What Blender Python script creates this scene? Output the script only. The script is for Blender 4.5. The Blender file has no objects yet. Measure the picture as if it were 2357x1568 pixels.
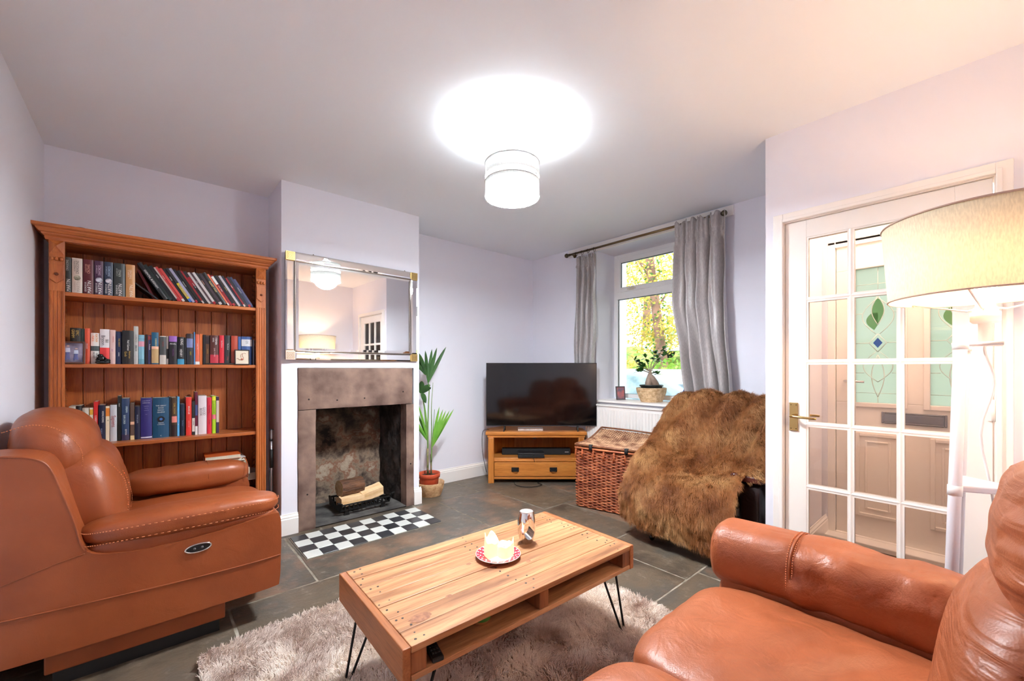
import bpy, bmesh, math, random
from mathutils import Vector, Matrix, noise
PI = math.pi
sc = bpy.context.scene
COL = sc.collection

# ---------------------------------------------------------------- camera, world, exposure
F_PX = 953.0                       # focal length in pixels of the 2357 px wide frame
cam_d = bpy.data.cameras.new('camera')
cam_d.sensor_width = 36.0
cam_d.lens = F_PX / 2357.0 * 36.0
cam_d.shift_y = (850.0 - 784.0) / 2357.0
cam_d.clip_start = 0.02
cam_d.clip_end = 200
cam = bpy.data.objects.new('camera', cam_d)
COL.objects.link(cam)
TH = math.atan2(1089.5, 953.0)     # heading, measured from +X towards +Y
cam.location = (0, 0, 1.17)
cam.rotation_euler = (PI / 2, 0, TH - PI / 2)
sc.camera = cam

sc.view_settings.view_transform = 'Standard'
sc.view_settings.look = 'None'
sc.view_settings.gamma = 1.0
sc.view_settings.use_curve_mapping = False
sc.view_settings.exposure = 2.7

world = bpy.data.worlds.new('world')
sc.world = world
world.use_nodes = True
wb = world.node_tree.nodes['Background']
wb.inputs[0].default_value = (0.90, 0.95, 1.0, 1)
wb.inputs[1].default_value = 0.62

sc.cycles.max_bounces = 10
sc.cycles.diffuse_bounces = 8
sc.cycles.transmission_bounces = 8
sc.cycles.transparent_max_bounces = 12
sc.cycles.glossy_bounces = 5
sc.cycles.caustics_reflective = False
sc.cycles.caustics_refractive = False
sc.cycles.sample_clamp_indirect = 6.0

PENDANT_W = 3.0      # bulb inside the drum, lights the ceiling above
DIFFUSER = 62.0       # emission of the drum's lower diffuser
LAMP_W = 7.5
def light(name, kind, loc, power, color, **kw):
    d = bpy.data.lights.new(name, kind)
    d.energy = power
    d.color = color
    for k, v in kw.items():
        setattr(d, k, v)
    o = bpy.data.objects.new(name, d)
    o.location = loc
    COL.objects.link(o)
    return o
# daylight portal in the window opening (a sampling aid for the sky, emits nothing itself)
pl = light('window_daylight', 'AREA', (4.02, 2.15, 1.64), 1.0, (1, 1, 1), shape='RECTANGLE', size=1.1, size_y=1.6)
pl.rotation_euler = (0, PI / 2, 0)
pl.rotation_euler = Vector((-1, 0, 0)).to_track_quat('-Z', 'Z').to_euler()
pl.data.cycles.is_portal = True

# ---------------------------------------------------------------- helpers
def S(r, g, b):
    def f(c):
        c /= 255.0
        return c / 12.92 if c <= 0.04045 else ((c + 0.055) / 1.055) ** 2.4
    return (f(r), f(g), f(b), 1.0)

MATS = {}
def new_mat(name):
    m = bpy.data.materials.new(name)
    m.use_nodes = True
    return m, m.node_tree, m.node_tree.nodes['Principled BSDF']

def mat(name, col=(0.5, 0.5, 0.5, 1), rough=0.6, metal=0.0, col2=None, scale=8.0, stretch=(1, 1, 1), bump=0.0,
        bscale=None, detail=4, lo=0.35, hi=0.65, spec=0.5, coat=0.0, emit=None, estr=0.0, sheen=0.0, bdist=0.002):
    if name in MATS:
        return MATS[name]
    m, nt, b = new_mat(name)
    b.inputs['Base Color'].default_value = col
    b.inputs['Roughness'].default_value = rough
    b.inputs['Metallic'].default_value = metal
    b.inputs['Specular IOR Level'].default_value = spec
    b.inputs['Coat Weight'].default_value = coat
    b.inputs['Sheen Weight'].default_value = sheen
    if emit:
        b.inputs['Emission Color'].default_value = emit
        b.inputs['Emission Strength'].default_value = estr
    N = nt.nodes
    if col2 is not None or bump:
        tc = N.new('ShaderNodeTexCoord')
        mp = N.new('ShaderNodeMapping')
        mp.inputs['Scale'].default_value = stretch
        nt.links.new(tc.outputs['Object'], mp.inputs[0])
    if col2 is not None:
        nz = N.new('ShaderNodeTexNoise')
        nz.inputs['Scale'].default_value = scale
        nz.inputs['Detail'].default_value = detail
        cr = N.new('ShaderNodeValToRGB')
        cr.color_ramp.elements[0].position = lo
        cr.color_ramp.elements[1].position = hi
        cr.color_ramp.elements[0].color = col
        cr.color_ramp.elements[1].color = col2
        nt.links.new(mp.outputs[0], nz.inputs['Vector'])
        nt.links.new(nz.outputs['Fac'], cr.inputs[0])
        nt.links.new(cr.outputs[0], b.inputs['Base Color'])
    if bump:
        n2 = N.new('ShaderNodeTexNoise')
        n2.inputs['Scale'].default_value = bscale or scale
        n2.inputs['Detail'].default_value = 5
        nt.links.new(mp.outputs[0], n2.inputs['Vector'])
        bp = N.new('ShaderNodeBump')
        bp.inputs['Strength'].default_value = bump
        bp.inputs['Distance'].default_value = bdist
        nt.links.new(n2.outputs['Fac'], bp.inputs['Height'])
        nt.links.new(bp.outputs[0], b.inputs['Normal'])
    MATS[name] = m
    return m

def wood(name, c1, c2, c3, axis='x', scale=1.0, rough=0.4, knots=0.5, coat=0.15, seed=0.0, spec=0.4):
    """wood with long grain along the given local axis, a few knots and fine pores"""
    if name in MATS:
        return MATS[name]
    m, nt, b = new_mat(name)
    N, Lk = nt.nodes, nt.links.new
    tc = N.new('ShaderNodeTexCoord')
    mp = N.new('ShaderNodeMapping')
    st = {'x': (0.6, 9, 9), 'y': (9, 0.6, 9), 'z': (9, 9, 0.6)}[axis]
    mp.inputs['Scale'].default_value = [s * scale for s in st]
    mp.inputs['Location'].default_value = (seed, seed * 1.7, seed * 0.3)
    Lk(tc.outputs['Object'], mp.inputs[0])
    nz = N.new('ShaderNodeTexNoise')
    nz.inputs['Scale'].default_value = 2.2
    nz.inputs['Detail'].default_value = 6
    nz.inputs['Distortion'].default_value = 0.6
    Lk(mp.outputs[0], nz.inputs['Vector'])
    cr = N.new('ShaderNodeValToRGB')
    e = cr.color_ramp.elements
    e[0].position, e[0].color = 0.30, c1
    e[1].position, e[1].color = 0.70, c3
    k = e.new(0.5)
    k.color = c2
    Lk(nz.outputs['Fac'], cr.inputs[0])
    # fine pores
    mp2 = N.new('ShaderNodeMapping')
    mp2.inputs['Scale'].default_value = [s * 7 * scale for s in st]
    Lk(tc.outputs['Object'], mp2.inputs[0])
    n2 = N.new('ShaderNodeTexNoise')
    n2.inputs['Scale'].default_value = 3.0
    n2.inputs['Detail'].default_value = 3
    Lk(mp2.outputs[0], n2.inputs['Vector'])
    mx = N.new('ShaderNodeMix')
    mx.data_type = 'RGBA'
    mx.blend_type = 'MULTIPLY'
    mx.inputs['Factor'].default_value = 0.55
    r2 = N.new('ShaderNodeValToRGB')
    r2.color_ramp.elements[0].position, r2.color_ramp.elements[0].color = 0.30, (0.55, 0.5, 0.45, 1)
    r2.color_ramp.elements[1].position, r2.color_ramp.elements[1].color = 0.55, (1, 1, 1, 1)
    Lk(n2.outputs['Fac'], r2.inputs[0])
    Lk(cr.outputs[0], mx.inputs['A'])
    Lk(r2.outputs[0], mx.inputs['B'])
    # knots
    vo = N.new('ShaderNodeTexVoronoi')
    vo.inputs['Scale'].default_value = 1.0
    mp3 = N.new('ShaderNodeMapping')
    ks = {'x': (2.2, 5.5, 5.5), 'y': (5.5, 2.2, 5.5), 'z': (5.5, 5.5, 2.2)}[axis]
    mp3.inputs['Scale'].default_value = ks
    mp3.inputs['Location'].default_value = (seed * 2.3 + 0.4, seed, seed + 0.2)
    Lk(tc.outputs['Object'], mp3.inputs[0])
    Lk(mp3.outputs[0], vo.inputs['Vector'])
    r3 = N.new('ShaderNodeValToRGB')
    r3.color_ramp.elements[0].position, r3.color_ramp.elements[0].color = 0.05, (0.35, 0.22, 0.15, 1)
    r3.color_ramp.elements[1].position, r3.color_ramp.elements[1].color = 0.13, (1, 1, 1, 1)
    Lk(vo.outputs['Distance'], r3.inputs[0])
    m3 = N.new('ShaderNodeMix')
    m3.data_type = 'RGBA'
    m3.blend_type = 'MULTIPLY'
    m3.inputs['Factor'].default_value = knots
    Lk(mx.outputs['Result'], m3.inputs['A'])
    Lk(r3.outputs[0], m3.inputs['B'])
    Lk(m3.outputs['Result'], b.inputs['Base Color'])
    bp = N.new('ShaderNodeBump')
    bp.inputs['Strength'].default_value = 0.25
    bp.inputs['Distance'].default_value = 0.001
    Lk(n2.outputs['Fac'], bp.inputs['Height'])
    Lk(bp.outputs[0], b.inputs['Normal'])
    b.inputs['Roughness'].default_value = rough
    b.inputs['Coat Weight'].default_value = coat
    b.inputs['Coat Roughness'].default_value = 0.25
    b.inputs['Specular IOR Level'].default_value = spec
    MATS[name] = m
    return m

def leather(name, c1, c2, rough=0.42, wr=0.5, grain=0.25, ws=9, cst=(1, 1, 1)):
    if name in MATS:
        return MATS[name]
    m, nt, b = new_mat(name)
    N, Lk = nt.nodes, nt.links.new
    tc = N.new('ShaderNodeTexCoord')
    nz = N.new('ShaderNodeTexNoise')
    nz.inputs['Scale'].default_value = 5
    nz.inputs['Detail'].default_value = 4
    Lk(tc.outputs['Object'], nz.inputs['Vector'])
    cr = N.new('ShaderNodeValToRGB')
    cr.color_ramp.elements[0].position, cr.color_ramp.elements[0].color = 0.3, c1
    cr.color_ramp.elements[1].position, cr.color_ramp.elements[1].color = 0.7, c2
    Lk(nz.outputs['Fac'], cr.inputs[0])
    Lk(cr.outputs[0], b.inputs['Base Color'])
    vo = N.new('ShaderNodeTexVoronoi')
    vo.inputs['Scale'].default_value = 260
    Lk(tc.outputs['Object'], vo.inputs['Vector'])
    bp = N.new('ShaderNodeBump')
    bp.inputs['Strength'].default_value = grain
    bp.inputs['Distance'].default_value = 0.0008
    Lk(vo.outputs['Distance'], bp.inputs['Height'])
    # soft creases
    n2 = N.new('ShaderNodeTexNoise')
    n2.inputs['Scale'].default_value = ws
    n2.inputs['Detail'].default_value = 3
    n2.inputs['Distortion'].default_value = 1.2
    mpc = N.new('ShaderNodeMapping')
    mpc.inputs['Scale'].default_value = cst
    Lk(tc.outputs['Object'], mpc.inputs[0])
    Lk(mpc.outputs[0], n2.inputs['Vector'])
    b2 = N.new('ShaderNodeBump')
    b2.inputs['Strength'].default_value = wr
    b2.inputs['Distance'].default_value = 0.012
    Lk(n2.outputs['Fac'], b2.inputs['Height'])
    Lk(bp.outputs[0], b2.inputs['Normal'])
    Lk(b2.outputs[0], b.inputs['Normal'])
    b.inputs['Roughness'].default_value = rough
    b.inputs['Specular IOR Level'].default_value = 0.5
    MATS[name] = m
    return m

def glass(name, tint=(1, 1, 1, 1), refl=1.0, rough=0.0, mixw=0.0):
    """thin window glass: transparent with a fresnel reflection; mixw adds frosted scatter"""
    m = bpy.data.materials.new(name)
    m.use_nodes = True
    nt = m.node_tree
    N, Lk = nt.nodes, nt.links.new
    N.clear()
    out = N.new('ShaderNodeOutputMaterial')
    tr = N.new('ShaderNodeBsdfTransparent')
    tr.inputs[0].default_value = tint
    gl = N.new('ShaderNodeBsdfGlossy')
    gl.inputs['Roughness'].default_value = rough
    fr = N.new('ShaderNodeFresnel')
    fr.inputs[0].default_value = 1.45
    mx = N.new('ShaderNodeMixShader')
    src = tr
    if mixw:
        tl = N.new('ShaderNodeBsdfTranslucent')
        tl.inputs[0].default_value = tint
        m2 = N.new('ShaderNodeMixShader')
        m2.inputs[0].default_value = mixw
        Lk(tr.outputs[0], m2.inputs[1])
        Lk(tl.outputs[0], m2.inputs[2])
        src = m2
    Lk(fr.outputs[0], mx.inputs[0])
    Lk(src.outputs[0], mx.inputs[1])
    Lk(gl.outputs[0], mx.inputs[2])
    Lk(mx.outputs[0], out.inputs[0])
    MATS[name] = m
    return m

def shade_mat(name, col, trans=0.5, emit=None, estr=0.0):
    m = bpy.data.materials.new(name)
    m.use_nodes = True
    nt = m.node_tree
    N, Lk = nt.nodes, nt.links.new
    N.clear()
    out = N.new('ShaderNodeOutputMaterial')
    tc = N.new('ShaderNodeTexCoord')
    mp = N.new('ShaderNodeMapping')
    mp.inputs['Scale'].default_value = (1, 1, 0.25)
    nz = N.new('ShaderNodeTexNoise')
    nz.inputs['Scale'].default_value = 260
    Lk(tc.outputs['Object'], mp.inputs[0])
    Lk(mp.outputs[0], nz.inputs['Vector'])
    cr = N.new('ShaderNodeValToRGB')
    cr.color_ramp.elements[0].position, cr.color_ramp.elements[1].position = 0.3, 0.7
    cr.color_ramp.elements[0].color = tuple(c * 0.82 for c in col[:3]) + (1,)
    cr.color_ramp.elements[1].color = col
    Lk(nz.outputs['Fac'], cr.inputs[0])
    df = N.new('ShaderNodeBsdfDiffuse')
    tl = N.new('ShaderNodeBsdfTranslucent')
    Lk(cr.outputs[0], df.inputs[0])
    Lk(cr.outputs[0], tl.inputs[0])
    mx = N.new('ShaderNodeMixShader')
    mx.inputs[0].default_value = trans
    Lk(df.outputs[0], mx.inputs[1])
    Lk(tl.outputs[0], mx.inputs[2])
    Lk(mx.outputs[0], out.inputs[0])
    MATS[name] = m
    return m

def vary(name, base_dark, base_light, rough=0.8, axis_scale=6.0, bump=0.4):
    return mat(name, base_dark, rough, col2=base_light, scale=axis_scale, bump=bump, bscale=40, detail=8)

class G:
    """collects geometry of one mesh"""
    def __init__(s):
        s.bm = bmesh.new()
    def v(s, co):
        return s.bm.verts.new(co)
    def f(s, vs, mi=0, smooth=False):
        try:
            fc = s.bm.faces.new(vs)
        except ValueError:
            return None
        fc.material_index = mi
        fc.smooth = smooth
        return fc
    def box(s, x0, x1, y0, y1, z0, z1, mi=0, M=None):
        c = [Vector((x, y, z)) for z in (z0, z1) for y in (y0, y1) for x in (x0, x1)]
        if M is not None:
            c = [M @ p for p in c]
        v = [s.v(p) for p in c]
        for q in ((0, 2, 3, 1), (4, 5, 7, 6), (0, 1, 5, 4), (2, 6, 7, 3), (0, 4, 6, 2), (1, 3, 7, 5)):
            s.f([v[i] for i in q], mi)
        return s
    def grid(s, fn, nu, nv, cu=False, cv=False, mi=0, smooth=True):
        R = [[s.v(fn(i / nu, j / nv)) for j in range(nv if cv else nv + 1)] for i in range(nu if cu else nu + 1)]
        for i in range(nu):
            for j in range(nv):
                a, b = R[i], R[(i + 1) % len(R)]
                k = (j + 1) % len(a)
                s.f([a[j], b[j], b[k], a[k]], mi, smooth)
        return R
    def lathe(s, prof, c=(0, 0, 0), n=32, mi=0, cap0=False, cap1=False, smooth=True):
        rings = []
        for r, z in prof:
            rings.append([s.v((c[0] + r * math.cos(2 * PI * k / n), c[1] + r * math.sin(2 * PI * k / n), c[2] + z)) for k in range(n)])
        for a, b in zip(rings, rings[1:]):
            for k in range(n):
                s.f([a[k], a[(k + 1) % n], b[(k + 1) % n], b[k]], mi, smooth)
        if cap0:
            s.f(rings[0][::-1], mi)
        if cap1:
            s.f(rings[-1], mi)
        return s
    def tube(s, pts, r, n=8, mi=0, cap=True, closed=False, smooth=True, flat=1.0):
        pts = [Vector(p) for p in pts]
        m = len(pts)
        rr = r if isinstance(r, (list, tuple)) else [r] * m
        rings = []
        up = None
        for i, p in enumerate(pts):
            if closed:
                t = pts[(i + 1) % m] - pts[i - 1]
            else:
                t = pts[min(i + 1, m - 1)] - pts[max(i - 1, 0)]
            if t.length < 1e-9:
                t = Vector((0, 0, 1))
            t.normalize()
            if up is None:
                up = Vector((0, 0, 1)) if abs(t.z) < 0.9 else Vector((1, 0, 0))
            a = t.cross(up)
            if a.length < 1e-6:
                a = t.cross(Vector((0, 1, 0)))
            a.normalize()
            b = a.cross(t).normalized()
            up = b
            rings.append([s.v(p + rr[i] * (math.cos(2 * PI * k / n) * a * flat + math.sin(2 * PI * k / n) * b)) for k in range(n)])
        for i in range(m if closed else m - 1):
            A, B = rings[i], rings[(i + 1) % m]
            for k in range(n):
                s.f([A[k], A[(k + 1) % n], B[(k + 1) % n], B[k]], mi, smooth)
        if cap and not closed:
            s.f(rings[0][::-1], mi)
            s.f(rings[-1], mi)
        return s
    def prism(s, poly, y0, y1, plane='xz', mi=0, M=None):
        def P(a, b, t):
            q = {'xz': (a, t, b), 'xy': (a, b, t), 'yz': (t, a, b)}[plane]
            q = Vector(q)
            return M @ q if M is not None else q
        A = [s.v(P(a, b, y0)) for a, b in poly]
        B = [s.v(P(a, b, y1)) for a, b in poly]
        n = len(poly)
        s.f(A, mi)
        s.f(B[::-1], mi)
        for k in range(n):
            s.f([A[k], B[k], B[(k + 1) % n], A[(k + 1) % n]], mi)
        return s
    def ball(s, c, r, nu=16, nv=10, mi=0, sc3=(1, 1, 1)):
        def fn(u, v):
            a, b = 2 * PI * u, PI * (v - 0.5)
            return (c[0] + r * sc3[0] * math.cos(b) * math.cos(a), c[1] + r * sc3[1] * math.cos(b) * math.sin(a), c[2] + r * sc3[2] * math.sin(b))
        s.grid(fn, nu, nv, cu=True, mi=mi)
        return s
    def rbox(s, c, h, k=5.0, n=14, mi=0, deform=None, ks=None):
        """rounded box (superellipsoid of exponent k), centre c, half sizes h, optional deform"""
        R = range(n + 1)
        cache = {}
        def pt(ix, iy, iz):
            key = (ix, iy, iz)
            if key in cache:
                return cache[key]
            p = [math.tan((q / n * 2 - 1) * PI / 4) for q in key]
            d = sum(abs(t) ** k for t in p) ** (1.0 / k)
            q = Vector([t / d for t in p])
            if deform:
                q2 = deform(q)
                if q2 is not None:
                    q = q2
            co = Vector((c[0] + q[0] * h[0], c[1] + q[1] * h[1], c[2] + q[2] * h[2]))
            cache[key] = s.v(co)
            return cache[key]
        for a in range(n):
            for b in range(n):
                for lo in (0, n):
                    q = [(lo, a, b), (lo, a + 1, b), (lo, a + 1, b + 1), (lo, a, b + 1)]
                    r = [(a, lo, b), (a + 1, lo, b), (a + 1, lo, b + 1), (a, lo, b + 1)]
                    t = [(a, b, lo), (a + 1, b, lo), (a + 1, b + 1, lo), (a, b + 1, lo)]
                    if lo == 0:
                        q, t = q[::-1], t[::-1]
                    else:
                        r = r[::-1]
                    for w in (q, r, t):
                        s.f([pt(*i) for i in w], mi, True)
        return s

def flat(o):
    for k in ('label', 'category', 'group', 'kind'):
        pass
    return o

def obj(name, g, mats, parent=None, bevel=0.0, seg=2, sub=0, smooth=False, recalc=True, weld=False):
    bm = g.bm if isinstance(g, G) else g
    if weld:
        bmesh.ops.remove_doubles(bm, verts=bm.verts, dist=1e-5)
    if recalc:
        bmesh.ops.recalc_face_normals(bm, faces=bm.faces)
    me = bpy.data.meshes.new(name)
    bm.to_mesh(me)
    bm.free()
    for m in (mats if isinstance(mats, (list, tuple)) else [mats]):
        me.materials.append(m)
    o = bpy.data.objects.new(name, me)
    COL.objects.link(o)
    if parent is not None:
        o.parent = parent
    if smooth:
        for p in me.polygons:
            p.use_smooth = True
    if bevel:
        b = o.modifiers.new('bevel', 'BEVEL')
        b.width = bevel
        b.segments = seg
        b.limit_method = 'ANGLE'
        b.angle_limit = math.radians(40)
        b.harden_normals = False
    if sub:
        b = o.modifiers.new('sub', 'SUBSURF')
        b.levels = b.render_levels = sub
    return o

def thing(name, label, cat, loc=(0, 0, 0), rotz=0.0, group=None):
    o = bpy.data.objects.new(name, None)
    COL.objects.link(o)
    o.empty_display_size = 0.05
    o.location = loc
    o.rotation_euler = (0, 0, rotz)
    o['label'] = label
    o['category'] = cat
    if group:
        o['group'] = group
    return o

def tag(o, label, cat, group=None):
    o['label'] = label
    o['category'] = cat
    if group:
        o['group'] = group
    return o

def struct(name, g, mats, **kw):
    o = obj(name, g, mats, **kw)
    if o.parent is None:
        o['kind'] = 'structure'
    return o

def text_obj(name, s, size, m, parent, M, bold=0.0, sx=1.0, ext=0.0):
    c = bpy.data.curves.new('t', 'FONT')
    c.body = s
    c.size = size
    c.align_x = 'CENTER'
    c.align_y = 'CENTER'
    c.offset = bold
    c.extrude = ext
    c.resolution_u = 2
    t = bpy.data.objects.new('t', c)
    COL.objects.link(t)
    dg = bpy.context.evaluated_depsgraph_get()
    dg.update()
    me = bpy.data.meshes.new_from_object(t.evaluated_get(dg))
    bpy.data.objects.remove(t)
    bpy.data.curves.remove(c)
    me.transform(M @ Matrix.Diagonal((sx, 1, 1, 1)))
    me.materials.clear()
    me.materials.append(m)
    o = bpy.data.objects.new(name, me)
    COL.objects.link(o)
    o.parent = parent
    return o

def frame_M(origin, right, up):
    r, u = Vector(right).normalized(), Vector(up).normalized()
    n = r.cross(u)
    M = Matrix((r, u, n)).transposed().to_4x4()
    M.translation = Vector(origin)
    return M

def hair(name, strands, rads, m, parent, npts):
    """strands: flat list of positions, npts per strand; rads per point of one strand"""
    import numpy as np
    cd = bpy.data.hair_curves.new(name)
    n = len(strands) // npts
    cd.add_curves([npts] * n)
    arr = np.array(strands, dtype=np.float32).ravel()
    cd.attributes['position'].data.foreach_set('vector', arr)
    ra = cd.attributes.get('radius') or cd.attributes.new('radius', 'FLOAT', 'POINT')
    ra.data.foreach_set('value', np.tile(np.array(rads, dtype=np.float32), n))
    cd.materials.append(m)
    o = bpy.data.objects.new(name, cd)
    COL.objects.link(o)
    o.parent = parent
    return o

def catmull(P, t):
    n = len(P) - 1
    x = min(max(t, 0.0), 1.0) * n
    i = min(int(x), n - 1)
    f = x - i
    p0, p1, p2, p3 = P[max(i - 1, 0)], P[i], P[i + 1], P[min(i + 2, n)]
    return tuple(0.5 * (2 * b + (c - a) * f + (2 * a - 5 * b + 4 * c - d) * f * f + (3 * b - a - 3 * c + d) * f ** 3) for a, b, c, d in zip(p0, p1, p2, p3))

def ordinal(n):
    w = ['first', 'second', 'third', 'fourth', 'fifth', 'sixth', 'seventh', 'eighth', 'ninth', 'tenth', 'eleventh', 'twelfth', 'thirteenth', 'fourteenth', 'fifteenth', 'sixteenth', 'seventeenth', 'eighteenth', 'nineteenth', 'twentieth']
    if n <= 20:
        return w[n - 1]
    if n < 30:
        return 'twenty-' + w[n - 21]
    return 'thirtieth' if n == 30 else 'thirty-' + w[n - 31]

# ---------------------------------------------------------------- materials
wall_m = mat('painted_plaster', S(231, 231, 240), 0.9, bump=0.15, bscale=6, bdist=0.004, spec=0.2)
ceil_m = mat('ceiling_paint', S(236, 240, 244), 0.95, bump=0.15, bscale=4, bdist=0.006, spec=0.15)
trim_m = mat('white_gloss_paint', S(240, 236, 232), 0.35)
leath_l = leather('tan_leather_dark', S(132, 63, 28), S(150, 77, 38), 0.40, 0.25)
leath_c = leather('tan_leather_creased', S(146, 77, 42), S(168, 94, 57), 0.44, 0.9, 0.3, 5, (.5, 1.2, 4.5))
leath_s = leather('tan_leather', S(146, 77, 42), S(168, 94, 57), 0.44, 0.55, 0.35)
stitch_m = mat('tan_stitching', S(205, 125, 80), 0.7)
black_m = mat('black_plastic', S(22, 22, 24), 0.45)
blackmetal_m = mat('black_iron', S(18, 18, 19), 0.55, 0.3, bump=0.3, bscale=60)
chrome_m = mat('polished_chrome', S(225, 222, 220), 0.05, 1.0)
brass_m = mat('aged_brass', S(190, 160, 105), 0.25, 1.0)
pane_m = glass('clear_glass')
pine = wood('orange_pine', S(154, 78, 32), S(182, 100, 46), S(200, 118, 60), 'z', 0.9, 0.38, 0.5, 0.25)
pine_x = wood('orange_pine_length', S(156, 80, 34), S(184, 102, 48), S(202, 120, 62), 'x', 0.9, 0.38, 0.4, 0.25, 2.0)
oak = wood('golden_oak', S(176, 104, 38), S(196, 122, 52), S(208, 136, 62), 'x', 1.0, 0.38, 0.2, 0.2, 5.0)
oak_z = wood('golden_oak_upright', S(176, 104, 38), S(196, 122, 52), S(208, 136, 62), 'z', 1.0, 0.38, 0.2, 0.2, 5.0)

# ================================================================ THE ROOM
XL, YB, XW, XP, YP, YR, H = -0.47, 3.66, 3.54, 2.68, 0.837, -0.32, 2.5

def slab_material():
    m, nt, b = new_mat('flagstone')
    N, Lk = nt.nodes, nt.links.new
    at = N.new('ShaderNodeAttribute')
    at.attribute_name = 'slab'
    tc = N.new('ShaderNodeTexCoord')
    nz = N.new('ShaderNodeTexNoise')
    nz.inputs['Scale'].default_value = 2.4
    nz.inputs['Detail'].default_value = 8
    nz.inputs['Roughness'].default_value = 0.62
    Lk(tc.outputs['Object'], nz.inputs['Vector'])
    ad = N.new('ShaderNodeMath')
    ad.operation = 'MULTIPLY_ADD'
    Lk(at.outputs['Fac'], ad.inputs[0])
    ad.inputs[1].default_value = 0.26
    Lk(nz.outputs['Fac'], ad.inputs[2])
    cr = N.new('ShaderNodeValToRGB')
    e = cr.color_ramp.elements
    e[0].position, e[0].color = 0.36, S(70, 61, 52)
    e[1].position, e[1].color = 0.92, S(140, 128, 110)
    for p, c in ((0.5, S(102, 88, 72)), (0.62, S(86, 80, 72)), (0.75, S(128, 100, 80))):
        q = e.new(p)
        q.color = c
    Lk(ad.outputs[0], cr.inputs[0])
    # pale scuffs
    n3 = N.new('ShaderNodeTexNoise')
    n3.inputs['Scale'].default_value = 14
    n3.inputs['Detail'].default_value = 8
    n3.inputs['Roughness'].default_value = 0.7
    Lk(tc.outputs['Object'], n3.inputs['Vector'])
    r3 = N.new('ShaderNodeValToRGB')
    r3.color_ramp.elements[0].position, r3.color_ramp.elements[0].color = 0.56, (0, 0, 0, 1)
    r3.color_ramp.elements[1].position, r3.color_ramp.elements[1].color = 0.78, (0.6, 0.6, 0.6, 1)
    Lk(n3.outputs['Fac'], r3.inputs[0])
    mx = N.new('ShaderNodeMix')
    mx.data_type = 'RGBA'
    Lk(r3.outputs[0], mx.inputs['Factor'])
    Lk(cr.outputs[0], mx.inputs['A'])
    mx.inputs['B'].default_value = S(165, 158, 145)
    Lk(mx.outputs['Result'], b.inputs['Base Color'])
    bp = N.new('ShaderNodeBump')
    bp.inputs['Strength'].default_value = 0.5
    bp.inputs['Distance'].default_value = 0.006
    Lk(n3.outputs['Fac'], bp.inputs['Height'])
    b2 = N.new('ShaderNodeBump')
    b2.inputs['Strength'].default_value = 0.5
    b2.inputs['Distance'].default_value = 0.02
    Lk(nz.outputs['Fac'], b2.inputs['Height'])
    Lk(bp.outputs[0], b2.inputs['Normal'])
    Lk(b2.outputs[0], b.inputs['Normal'])
    b.inputs['Roughness'].default_value = 0.36
    return m
random.seed(4)
COURSES = [  # y0, y1, x joints
    (3.185, 3.9, [-0.6, 0.2, 0.95, 1.70, 2.365, 3.05, 3.6]),
    (2.425, 3.185, [-0.6, 0.70, 1.91, 2.485, 3.005, 3.6]),
    (1.68, 2.425, [-0.6, 0.292, 1.22, 2.03, 2.735, 3.6]),
    (1.093, 1.68, [-0.6, 0.1, 0.75, 1.5, 2.25, 2.95, 3.6]),
    (0.45, 1.093, [-0.6, 0.5, 1.2, 1.85, 2.375, 3.0, 3.7]),
    (-0.3, 0.45, [-0.6, 0.2, 0.9, 1.7, 2.5, 3.2, 3.75]),
    (-1.35, -0.3, [-0.6, 0.4, 1.3, 2.2, 3.1, 3.75])]
g = G()
lay = g.bm.loops.layers.color.new('slab')
for y0, y1, xs in COURSES:
    for xa, xb in zip(xs, xs[1:]):
        nx = max(2, int((xb - xa) / 0.12))
        ny = max(2, int((y1 - y0) / 0.12))
        gp, r = 0.005, random.random()
        A = {}
        for i in range(nx + 1):
            for j in range(ny + 1):
                x, y = xa + (xb - xa) * i / nx, y0 + (y1 - y0) * j / ny
                ex, ey = (i == 0) - (i == nx), (j == 0) - (j == ny)
                wob = 0.006 * noise.noise(Vector((x * 5, y * 5, r * 9)))
                x += ex * (gp + abs(wob))
                y += ey * (gp + abs(wob))
                A[i, j] = g.v((x, y, 0.0 if not (ex or ey) else -0.001))
        for i in range(nx):
            for j in range(ny):
                f = g.f([A[i, j], A[i + 1, j], A[i + 1, j + 1], A[i, j + 1]], 0, True)
                for l in f.loops:
                    l[lay] = (r, r, r, 1)
g.box(-0.6, 3.8, -1.35, 3.9, -0.08, -0.003, 1)
struct('floor', g, [slab_material(), mat('floor_grout', S(120, 110, 95), 0.95, col2=S(160, 150, 135), scale=12)], recalc=False)

g = G(); g.box(-0.57, 4.12, -1.35, 3.95, H, H + 0.1); struct('ceiling', g, ceil_m)
g = G(); g.box(-0.57, XL, -1.35, 3.76, 0, H); struct('wall_left', g, wall_m)
g = G(); g.box(-0.57, 2.78, YR - 0.1, YR, 0, H); struct('wall_rear', g, wall_m)
g = G(); g.box(XL, 0.694, YB, YB + 0.1, 0, H); g.box(1.766, 4.1, YB, YB + 0.1, 0, H); struct('wall_back', g, wall_m)
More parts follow.
